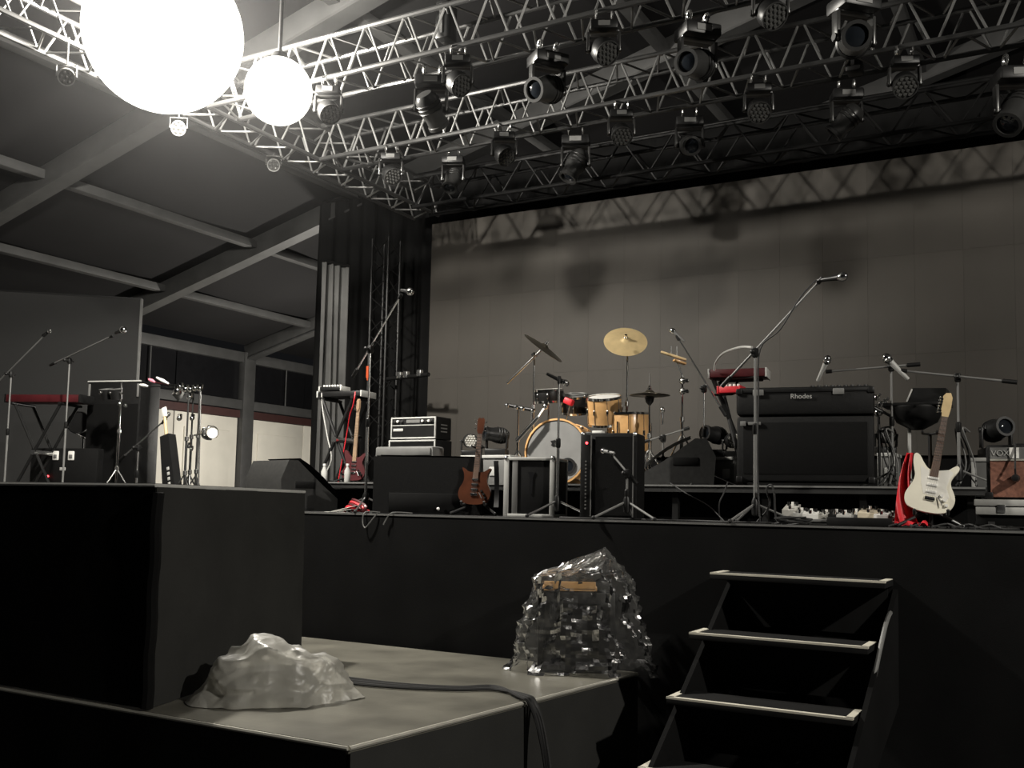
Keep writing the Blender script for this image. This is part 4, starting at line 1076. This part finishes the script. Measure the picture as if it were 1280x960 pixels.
MB().tube([V(PY(913, 490, y).x-.1, y-.15, c2.z-.035), V(PY(922, 490, y).x, y-.15, c2.z-.035), V(PY(922, 490, y).x, y+.0, c.z-.06)], .012, 8).build('lower_tier_bar', 'black', t, True)
cable('pale cable arching over the red keyboard to the boom stand', [PY(893, 463, y-.2), PY(895, 452, y-.3), PY(905, 441, y-.6), PY(925, 434, y-1.2), PY(940, 434, y-1.7)], .009, 'grey_light', k=6)
cable('microphone cable sagging along the tall boom arm', [PY(1020, 350, 7.0), PY(1000, 372, 6.98), PY(975, 412, 7.0), PY(950, 437, 7.05), PY(948, 500, 7.08), PY(947, 580, 7.08), V(PY(950, 640, 7.05).x, 7.05, STZ+.01)], .006, 'rubber')
# far left keyboard, dark red, seen from behind
y = 7.75; c = PY(62, 500, y)
xstand('black crossed stand under the dark red keyboard at far left', (c.x-.05, y, STZ), .35, .62, c.z-STZ-.04)
keyboard('dark red keyboard on crossed stand at far left', (c.x, y, c.z-.04), .35+PI, .95, .3, .09, 'red_dark', 'black', 0)
for px in (24, 58, 74): pass

# ================================================================== FAR LEFT EQUIPMENT
y = 8.2; a, b = PY(113, 560, y), PY(165, 560, y); w_ = b.x-a.x; zt = PY(140, 476, y).z
t = thing('bass_cabinet', 'tall black cabinet in front of the grey panel at left', 'speaker', ((a.x+b.x)/2, y, STZ), .25)
MB().box((0, .2, (zt-STZ)/2), (w_, .4, zt-STZ), bev=.012).build('cabinet', 'vinyl', t)
MB().box((0, -.004, (zt-STZ)*.42), (w_-.05, .012, (zt-STZ)*.78)).build('grille', 'grille_black', t)
MB().box((0, .0, zt-STZ-.008), (w_, .03, .018), bev=.004).build('top_strip', 'grey_light', t)
for sx in (-1, 1): MB().box((sx*(w_/2-.03), -.01, zt-STZ-.12), (.025, .02, .16), Matrix.Identity(4), bev=.006).build('handle', 'grey', t)
y = 7.9; a, b = PY(44, 580, y), PY(108, 580, y); zt = PY(76, 560, y).z
t = thing('amplifier', 'low black amplifier with two bright square sockets at far left', 'amplifier', ((a.x+b.x)/2, y+.04, STZ), .25)
h = zt-STZ
MB().box((0, .2, h/2), (b.x-a.x, .4, h), bev=.01).build('cabinet', 'vinyl', t)
for x in (-.11, .11):
    s_ = MB().box((x, -.006, h-.09), (.085, .014, .11), bev=.008).build('socket_plate', 'white', t)
    MB().box((x, -.016, h-.10), (.045, .008, .045), bev=.006).build('socket', 'grey', s_)
MB().box((0, -.006, h-.25), (.08, .012, .04), bev=.004).build('badge', 'grey_light', t)
MB().sphere((-.2, -.01, .33), .012, 8).build('red_light', 'red_lamp', t)
# chrome hooped drum behind
q = PY(105, 532, 8.5)
t = drum('conga', 'dark drum with chrome hoop between keyboard and tall cabinet', q, .14, .3, V(.5, -1, .2), 'black', 'black', 6)
t = stand('drum_stand', 'stand under the dark drum at far left', q+V(0, 0, -.15), STZ, mt='black')
# percussion with chrome clamps in front of the tall cabinet
y = 7.85
s0 = PY(152, 478, y)
t = stand('percussion_stand', 'chrome percussion stand in front of the tall left cabinet', s0, STZ, rz=.4, legr=.28, spread=.42)
t = thing('bongo_pair', 'pair of small dark drums with chrome rims on the left percussion stand', 'drum', PY(140, 492, y))
for px in (133, 145):
    c = PY(px, 492, y-.04)
    s_ = MB().lathe([(.06, -.07), (.075, .05)], 18, TL(c, V(0, -.2, 1))).build('shell', 'black', t, True)
    MB().lathe([(.074, .045), (.08, .047), (.08, .058), (0, .058)], 18, TL(c, V(0, -.2, 1))).build('rim', 'grey', t, True)
    for k in range(4): MB().sphere(c+V(.08*math.cos(k*1.57), .08*math.sin(k*1.57), 0), .018, 8).build('lug', 'chrome', t, True)
for px, py_ in ((150, 505), (157, 507)): MB().sphere(PY(px, py_, y-.05), .025, 8).build('clamp', 'chrome', t, True)
# percussion rack left centre
y = 7.7
for px, pyt, lab in ((236, 492, 'left upright of the chrome percussion rack'), (242, 488, 'middle upright of the chrome percussion rack'), (250, 486, 'right upright of the chrome percussion rack')):
    stand('percussion_stand', lab, PY(px, pyt, y+(px-242)*.03), STZ, rz=px*.3, legr=.2, mt='truss')
t = thing('percussion_rack', 'chrome clamp cluster on top of the percussion rack by the white doors', 'percussion', PY(240, 486, y))
MB().cyl(PY(212, 481, y), PY(253, 486, y), .012).build('bar', 'chrome', t, True)
for px, py_, r_ in ((225, 484, .03), (232, 487, .035), (238, 487, .03), (244, 486, .03), (250, 486, .03), (222, 489, .045), (237, 497, .03), (224, 523, .028), (240, 523, .026), (236, 558, .022), (239, 562, .02)):
    MB().sphere(PY(px, py_, y-.05), r_, 10).box(PY(px, py_, y-.05)+V(.01, 0, .02), (r_*1.6, r_, r_*2), bev=.006).build('clamp', 'chrome', t, True)
MB().lathe([(0, .04), (.07, .04), (.085, -.05), (0, -.05)], 18, TL(PY(224, 490, y), V(-.3, -.6, .5))).build('shaker_cup', 'grey', t, True)
# sticks
for px0, py0, px1, py1, mt_, lab in ((196, 472, 211, 480, 'white', 'white tipped mallet on the percussion rack'), (186, 474, 194, 478, 'pink', 'pink tipped mallet on the percussion rack'), (175, 481, 185, 483, 'white', 'white mallet head furthest left on the percussion rack')):
    t = thing('mallet', lab, 'mallet', PY(px0, py0, y))
    p0, p1 = PY(px0, py0, y), PY(px1, py1, y)
    MB().tube([p0, p0.lerp(p1, .5), p1], [.012, .022, .010], 10).build('head', mt_, t, True)
    MB().tube([p1, PY(226, 484, y)], .006, 6).build('handle', 'red_dark' if mt_ == 'pink' else 'black', t, True)
# small drum with a pale head facing right
c = PY(262, 541, y-.1)
t = drum('hand_drum', 'small cream headed drum on the percussion rack facing right', c, .065, .12, V(.93, -.35, .05), 'grey', 'pickguard', 6)
MB().cyl((-.06, 0, 0), PY(243, 544, y)-c, .009).build('mount_rod', 'chrome', t)
t = thing('tube_chime', 'thin steel tube hanging at the right of the percussion rack', 'percussion', PY(252, 540, y-.05))
MB().cyl(PY(251, 490, y-.05), V(PY(249, 600, y-.05).x, y-.05, STZ), .008).build('tube', 'steel', t, True)
# upright instrument case with a neck poking out
y = 7.45
g0 = PY(219, 600, y); e = PY(207, 508, y)
t = thing('gig_bag', 'upright black instrument bag with white marks, pale neck poking out', 'bag', (g0.x, y, STZ), (-.08, math.atan2(e.x-g0.x, e.z-STZ)*1.5, 0))
L = (PY(212, 540, y).z-STZ)
MB().add([V(-.10, -.05, 0), V(.10, -.05, 0), V(.065, -.05, L), V(-.065, -.05, L), V(-.10, .05, 0), V(.10, .05, 0), V(.065, .05, L), V(-.065, .05, L)], [(0, 1, 2, 3), (7, 6, 5, 4), (0, 4, 5, 1), (1, 5, 6, 2), (2, 6, 7, 3), (3, 7, 4, 0)]).build('bag', 'black_matte', t)
MB().cyl((-.02, 0, L-.02), (-.02, 0, L+.22), .019, .016).build('neck', 'maple', t)
MB().box((-.02, 0, L+.27), (.06, .03, .11), bev=.01).build('headstock', 'white', t)
for k in range(5): MB().box((.02, -.054, L*.52-.055*k), (.035, .006, .035), bev=.003).build('white_mark', 'grey_light', t)

# ================================================================== RIGHT SIDE SMALL TABLE ETC.
y = 8.85; c = PY(1146, 507, y)
t = thing('side_table', 'black tray table on a single pole behind the cream guitar', 'table', (c.x, y, RSZ))
hz = c.z-RSZ
MB().box((0, 0, hz), (.52, .34, .025), bev=.006).build('tray', 'black', t)
MB().lathe([(.05, hz-.20), (.16, hz-.14), (.21, hz-.03), (.21, hz-.013)], 24).build('bowl', 'black', t)
MB().cyl((-.06, 0, .02), (-.06, 0, hz-.12), .014).build('pole', 'grey_light', t)
MB().lathe([(0, 0), (.17, 0), (.17, .02), (.03, .04)], 24, Matrix.Translation((-.06, 0, 0))).build('base', 'black', t)
c = PY(1160, 494, y)
t = thing('black_case', 'black slanted case lying on the tray table', 'case', (c.x, y, RSZ+hz+.0135))
MB().prism([(-.15, 0), (.15, 0), (.15, .11), (-.10, .12)], -.12, .12).build('shell', 'black', t)
MB().box((0, 0, 0), (.012, .245, .11), Matrix.Translation((-.127, 0, .06)) @ Matrix.Rotation(.4, 4, 'Y')).build('pale_edge', 'grey_light', t)
t = thing('clamp_cluster', 'chrome clamps bunched at the right upper corner of the stage piano', 'clamp', PY(1098, 508, 8.7))
for px, py_, r_ in ((1088, 503, .028), (1096, 497, .026), (1101, 505, .03), (1092, 510, .026), (1098, 516, .035), (1106, 502, .022)):
    MB().sphere(PY(px, py_, 8.7), r_, 10).cyl(PY(px, py_, 8.7), PY(px+4, py_-4, 8.66), .012).build('clamp', 'chrome', t, True)
MB().cyl(PY(1088, 506, 8.7), PY(1113, 520, 8.6), .012).cyl(PY(1098, 510, 8.7), V(PY(1100, 600, 8.7).x, 8.7, RSZ), .012).build('rod', 'black', t, True)
# ================================================================== PEDALBOARD
y0 = 7.0
a, b = PZ(968, 646, STZ), PZ(1112, 651, STZ)
ax_, bx_ = PY(968, 640, y0).x, PY(1114, 640, y0).x
t = thing('pedalboard', 'long grey effects board at the front edge of the stage', 'pedalboard', ((ax_+bx_)/2, y0+.22, STZ))
wb = bx_-ax_
MB().box((0, 0, .03), (wb, .40, .02), bev=.004).build('top_board', 'grey', t)
for sx in (-1, 1): MB().box((sx*(wb/2-.01), 0, .016), (.02, .40, .03)).build('side_rail', 'black', t)
MB().box((.18, -.215, .03), (wb*.55, .02, .055), bev=.004).build('front_rail', 'black', t)
random.seed(11)
zt = STZ+.0405
def pedal(label, x, yy, w_, d_, h_, mt_, nk=3):
    t = thing('effects_pedal', label, 'effects pedal', (x, yy, zt), random.uniform(-.12, .12), 'effects pedals on the board')
    MB().add([V(-w_/2, -d_/2, 0), V(w_/2, -d_/2, 0), V(w_/2, d_/2, 0), V(-w_/2, d_/2, 0), V(-w_/2, -d_/2, h_*.6), V(w_/2, -d_/2, h_*.6), V(w_/2, d_/2, h_), V(-w_/2, d_/2, h_)],
             [(3, 2, 1, 0), (4, 5, 6, 7), (0, 1, 5, 4), (1, 2, 6, 5), (2, 3, 7, 6), (3, 0, 4, 7)]).build('housing', mt_, t)
    MB().cyl((0, -d_*.3, h_*.6), (0, -d_*.3, h_*.6+.028), .011, n=10).build('footswitch', 'chrome', t)
    for k in range(nk): MB().cyl((-w_*.3+w_*.6*k/max(1, nk-1), d_*.3, h_*.9), (-w_*.3+w_*.6*k/max(1, nk-1), d_*.3, h_+.018), .010, n=10).build('knob', 'white' if k % 2 else 'black', t)
cx0 = (ax_+bx_)/2
spec = [(.06, .10, .13, .10, 'pedal_grey', 'pale pedal at the left end of the effects board'), (.16, .09, .12, .06, 'grey_light', 'light grey pedal second from the left on the board'), (.26, .10, .12, .055, 'white', 'white pedal third from the left on the board'),
        (.37, .09, .12, .05, 'pedal_grey', 'grey pedal left of the cable coil on the board'), (.47, .08, .12, .055, 'black', 'black pedal in the middle of the board'), (.56, .09, .12, .05, 'grey_light', 'light pedal just right of the middle of the board'),
        (.64, .07, .12, .06, 'steel', 'narrow metal pedal on the board'), (.76, .13, .15, .08, 'pedal_cream', 'large cream pedal on the right half of the board'), (.88, .09, .13, .06, 'white', 'white pedal near the right end of the board'), (.96, .07, .12, .05, 'pedal_grey', 'small grey pedal at the right end of the board')]
for u, w_, d_, h_, mt_, lab in spec: pedal(lab, ax_+wb*u, y0+.25+.04*math.sin(u*20), w_, d_, h_, mt_)
# ================================================================== CABLES ON STAGE
def coil(label, c, r, n, mt_='rubber', rr=.006):
    pts = []
    for k in range(n*10):
        a = k*2*PI/10
        pts.append(c+V((r+.02*math.sin(k*.7))*math.cos(a)*1.3, (r+.02*math.cos(k*.5))*.6*math.sin(a), .01+.012*(k//10)+.006*math.sin(k)))
    return cable(label, pts, rr, mt_, k=3)
coil('black cable coil lying at the left end of the effects board', V(ax_+.12, 6.97, STZ), .09, 4)
cable('black cable looping up beside the tall boom stand base', [V(ax_-.15, 7.1, STZ+.01), PY(962, 632, 7.08), PY(958, 612, 7.06), PY(964, 606, 7.05), PY(968, 618, 7.04), V(ax_+.02, 7.02, STZ+.01), V(ax_+.2, 6.95, STZ+.01)], .007)
cable('black cable running from the effects board along the stage edge to the left', [V(ax_-.02, 7.0, STZ+.008), V(ax_-.3, 6.95, STZ+.008), V(ax_-.6, 7.05, STZ+.008), V(ax_-.9, 6.98, STZ+.008), V(ax_-1.3, 7.1, STZ+.008)], .007)
cable('thin cable arching from the riser to the stage left of the piano', [V(PY(912, 608, 7.9).x, 7.85, RSZ+.02), PY(905, 616, 7.7), PY(899, 630, 7.6), V(PY(902, 640, 7.4).x, 7.4, STZ+.01), V(PY(925, 640, 7.2).x, 7.2, STZ+.01)], .006)
cable('thin cable crossing in front of the riser below the hi-hat', [PY(838, 604, 7.85), PY(860, 618, 7.7), PY(885, 632, 7.5), V(PY(905, 640, 7.3).x, 7.3, STZ+.01)], .005)
cable('black cable between flight case and speaker cabinet on the stage edge', [V(PY(700, 640, 6.95).x, 6.95, STZ+.008), V(PY(720, 640, 6.92).x, 6.9, STZ+.008), V(PY(745, 640, 6.95).x, 6.93, STZ+.008), V(PY(800, 640, 6.95).x, 7.0, STZ+.008)], .007)
for px, lab in ((459, 'grey cable looping over the stage edge by the left boom stand'), (490, 'grey cable end hanging over the stage edge below the wide wedge')):
    p = PY(px, 638, STY)
    cable(lab, [V(p.x+.02, 7.0, STZ+.01), V(p.x, STY-.02, STZ+.012), V(p.x-.01, STY-.045, STZ-.06), V(p.x+.02, STY-.05, STZ-.12), V(p.x+.08, STY-.045, STZ-.06), V(p.x+.13, STY-.03, STZ+.004)] if px == 459 else [V(p.x+.1, 7.0, STZ+.01), V(p.x+.02, STY-.02, STZ+.012), V(p.x-.03, STY-.04, STZ-.05), V(p.x-.05, STY-.045, STZ-.09)], .005, 'grey')
random.seed(5)
for k in range(5):
    x = PY(1120+k*26, 640, 7.25).x; cable('black stage cable lying around the cream guitar stand, strand %s' % ('one two three four five'.split()[k]), [V(x, 6.95, STZ+.008), V(x+.08, 7.05, STZ+.03), V(x+.16, 6.98, STZ+.008), V(x+.25, 7.1+.05*k, STZ+.008)], .007, group='cables around the cream guitar')
for px, lab in ((1205, 'grey cable bundle hanging behind the cream guitar'), (1110, 'grey cable bundle hanging right of the stage piano')):
    p = PY(px, 540, 8.45)
    t = thing('cable_bundle', lab, 'cables', (p.x, 8.45, RSZ))
    for k in range(4):
        MB().tube(catmull([V(.03*k-.05, 0, p.z-RSZ), V(.02*k-.06, -.03*k, .45), V(.03*k-.02, 0, .2), V(.09*math.cos(k*2), -.04*k, .02)], 5, False), .007, 6).build('cable', 'grey' if k % 2 else 'rubber', t)
# red and white bits at the left stage edge
p = PZ(440, 640, STZ); p = V(PY(440, 640, 7.0).x, 7.02, STZ)
t = thing('red_webbing', 'heap of dark red straps on the floor by the left boom stand', 'strap', p)
for k in range(4):
    MB().tube(catmull([V(-.16+.05*k, .08, .012), V(-.06, .02*k, .05+.02*k), V(.06+.03*k, -.03, .03+.01*k), V(.14, .04-.03*k, .012)], 5, False), .016, 6).build('strap', 'red_dark' if k % 2 else 'red', t)
t = thing('paper_sheet', 'white sheets lying at the stage edge beside the left wedge', 'paper', p+V(-.06, -.10, 0))
for k in range(3): MB().box((.03*k-.03, .02*k, .004+.012*k), (.26, .1, .002), Matrix.Rotation(.25*k-.2, 4, 'Z') @ Matrix.Rotation(-.12*k, 4, 'Y')).build('sheet', 'white', t)

# ================================================================== BAGS AND CABLES ON THE LOW PLATFORM
def dome(name, label, cat, cx, cy, prof, lx, ly, hz_, rz, mt_, seed, amp, nu=84, nv=40, part='plastic', skirt_=.0, knot=None, boxy=False, ang=28, fine=False, ridge=False):
    t = thing(name, label, cat, (cx, cy, PLZ), rz)
    def fn(u, v):
        a = u*2*PI; vv = v
        r = max(0.0, math.cos(vv*PI/2))**.55
        z = math.sin(vv*PI/2)**.85
        if boxy:
            k = min(1, v/.7); z = .93*k if v < .7 else .93+.07*math.sin((v-.7)/.3*PI/2)
            r = (1-.27*k**1.5) if v < .7 else .73*max(0.0, math.cos((v-.7)/.3*PI/2))**.8
        c_, s_ = math.cos(a), math.sin(a)
        ex = .95 if boxy else .75
        x = lx*r*abs(c_)**ex*(1 if c_ > 0 else -1); yy = ly*r*abs(s_)**ex*(1 if s_ > 0 else -1)
        zz = hz_*z*prof(x/lx)
        q = V(x, yy, zz)
        rg = lambda k, e: 1-2.6*abs(noise.noise(q*k+V(seed, e, 0)+V(noise.noise(q*3), noise.noise(q*3+V(5, 0, 0)), 0)*.4))
        n_ = noise.noise(q*4.2+V(seed, 0, 0))*.55+abs(noise.noise(q*8.5+V(0, seed, 0)))*-.45+abs(noise.noise(q*19+V(0, 0, seed)))*-.22+(abs(noise.noise(q*34+V(0, 0, seed)))*-.2 if fine else 0)
        if boxy: n_ += .12*math.sin(a*13+4*noise.noise(q*3.5))
        if ridge: n_ = .30*noise.noise(q*3.0+V(seed, 0, 0)) + .34*rg(3.0, 1) + .24*rg(7.0, 4) + .08*rg(15, 9)
        out = V(x/lx, yy/ly, .6*zz/hz_+.05).normalized()
        q = q + out*amp*n_
        if knot and v > .8: q.z += knot*((v-.8)/.2)**2*(1+.5*math.sin(a*3)); q.x += .16*((v-.8)/.2)
        if v < .12: q += V(c_, s_, 0)*skirt_*(1-v/.12)*(.5+noise.noise(V(a*2, seed, 0)))
        q.z = max(.004+.01*abs(noise.noise(q*15)), q.z)
        return q
    MB().grid(fn, nu, nv).build(part, mt_, t, ang=ang)
    return t
# white bag
l_, r_ = PZ(224, 884, PLZ), PZ(430, 876, PLZ)
cx, cy = (l_.x+r_.x)/2, (l_.y+r_.y)/2+.14
rz = math.atan2(r_.y-l_.y, r_.x-l_.x)
prof = lambda s_: .78+.30*math.exp(-((s_+.15)/.42)**2)-.12*max(0, s_-.3)+.1*math.exp(-((s_-.8)/.15)**2)
dome('plastic_bag', 'milky white plastic bag slumped on the low platform beside the wing', 'bag', cx-.03, cy, prof, (r_-l_).length/2*.92, .19, .315, rz, 'bag_white', 3.3, .095, 130, 60, skirt_=.06, ang=40, ridge=True)
t = thing('bundle', 'dark bundle showing faintly inside the milky plastic bag', 'bundle', (cx-.1, cy, PLZ), rz)
MB().lathe([(0, .006), (.22, .006), (.26, .08), (.2, .17), (0, .2)], 20, Matrix.Diagonal((1.15, .5, 1, 1))).build('contents', 'black', t)
# wrapped amplifier
l_, r_ = PZ(640, 826, PLZ), PZ(828, 828, PLZ)
cx, cy = (l_.x+r_.x)/2, (l_.y+r_.y)/2+.04
cx, cy = -3.07, 6.50
t = thing('wrapped_amplifier', 'dark amplifier with wooden top under clear crumpled plastic', 'amplifier', (cx-.04, cy+.0, PLZ), .48)
MB().box((0, 0, .285), (.54, .16, .55), bev=.012).build('cabinet', 'black', t)
MB().box((-.05, 0, .58), (.38, .14, .035), bev=.008).build('wooden_top', 'wood', t)
MB().box((-.05, -.075, .605), (.36, .012, .05), bev=.004).build('wooden_rail', 'wood', t)
MB().box((0, -.083, .27), (.46, .012, .42)).build('grille', 'grille_black', t)
prof2 = lambda s_: (1.0-.10*abs(s_)**2)
dome('plastic_wrap', 'clear crumpled plastic sheet wrapped over the dark amplifier', 'plastic sheet', cx, cy, prof2, .52, .19, .74, .48, 'bag_clear', 8.1, .15, 84, 40, part='sheet', skirt_=.09, knot=.09, boxy=True, ang=4, fine=True)
# cables
def pz(x, y_): q = PZ(x, y_, PLZ); return V(q.x, q.y, PLZ+.014)
edge = PZ(646, 874, PLZ)
for k in range(3):
    o = k*3.0
    ey = edge.y-.03+.03*k; e1 = V(PC.x+(PE.x-PC.x)*(ey-PC.y)/(PE.y-PC.y)+.012, ey, PLZ+.012)
    pts = [pz(405, 846+o), pz(440, 851+o), pz(500, 858+o*.7), pz(570, 862+o*.5), pz(618, 861+o*.6)]
    pts += [e1+V(-.04, .01, .008), e1+V(.035, -.01, -.02), e1+V(.11+.008*k, -.03-.02*k, -.16), e1+V(.18+.01*k, -.05-.03*k, -.42), V(e1.x+.22+.01*k, e1.y-.06-.03*k, GZ+.02)]
    cable('black power cable crossing the low platform and hanging over its edge, %s strand' % ('first second third'.split()[k]), pts, .011, 'rubber', group='cables over the platform edge', k=8)
# bits under the screen
t = struct('trim_1', 'black cloth closing the gap under the video wall', 'cloth')
skirt(SX0, SX1, SY+.1, STZ, SZ0, .01, 70).build('cloth', 'skirt', t)
# scattering volume added for the glare around the two lamps, thinning outwards
hc_ = V(-6.4, 5.9, 5.4)
hz_ = MB().box((0, 0, 0), (6.4, 6.4, 3.8)).build('halo_haze', 'black'); hz_.location = hc_
hz_.data.materials.clear()
mt = bpy.data.materials.new('halo_haze'); mt.use_nodes = True; nt = mt.node_tree
for n in list(nt.nodes):
    if n.type != 'OUTPUT_MATERIAL': nt.nodes.remove(n)
tcn = nt.nodes.new('ShaderNodeTexCoord'); mp = nt.nodes.new('ShaderNodeMapping'); mp.inputs['Scale'].default_value = (1/3.2, 1/3.2, 1/1.9)
gr = nt.nodes.new('ShaderNodeTexGradient'); gr.gradient_type = 'SPHERICAL'
mu = nt.nodes.new('ShaderNodeMath'); mu.operation = 'MULTIPLY'; mu.inputs[1].default_value = HALO_HAZE
nt.links.new(tcn.outputs['Object'], mp.inputs['Vector']); nt.links.new(mp.outputs[0], gr.inputs[0]); nt.links.new(gr.outputs['Fac'], mu.inputs[0])
vs_ = nt.nodes.new('ShaderNodeVolumeScatter'); vs_.inputs['Anisotropy'].default_value = .4
nt.links.new(mu.outputs[0], vs_.inputs['Density'])
nt.links.new(vs_.outputs[0], [n for n in nt.nodes if n.type == 'OUTPUT_MATERIAL'][0].inputs['Volume'])
hz_.data.materials.append(mt)
tag(hz_, 'faint scattering volume added around the lamps for their halo of glare', 'halo_haze', kind='stuff')
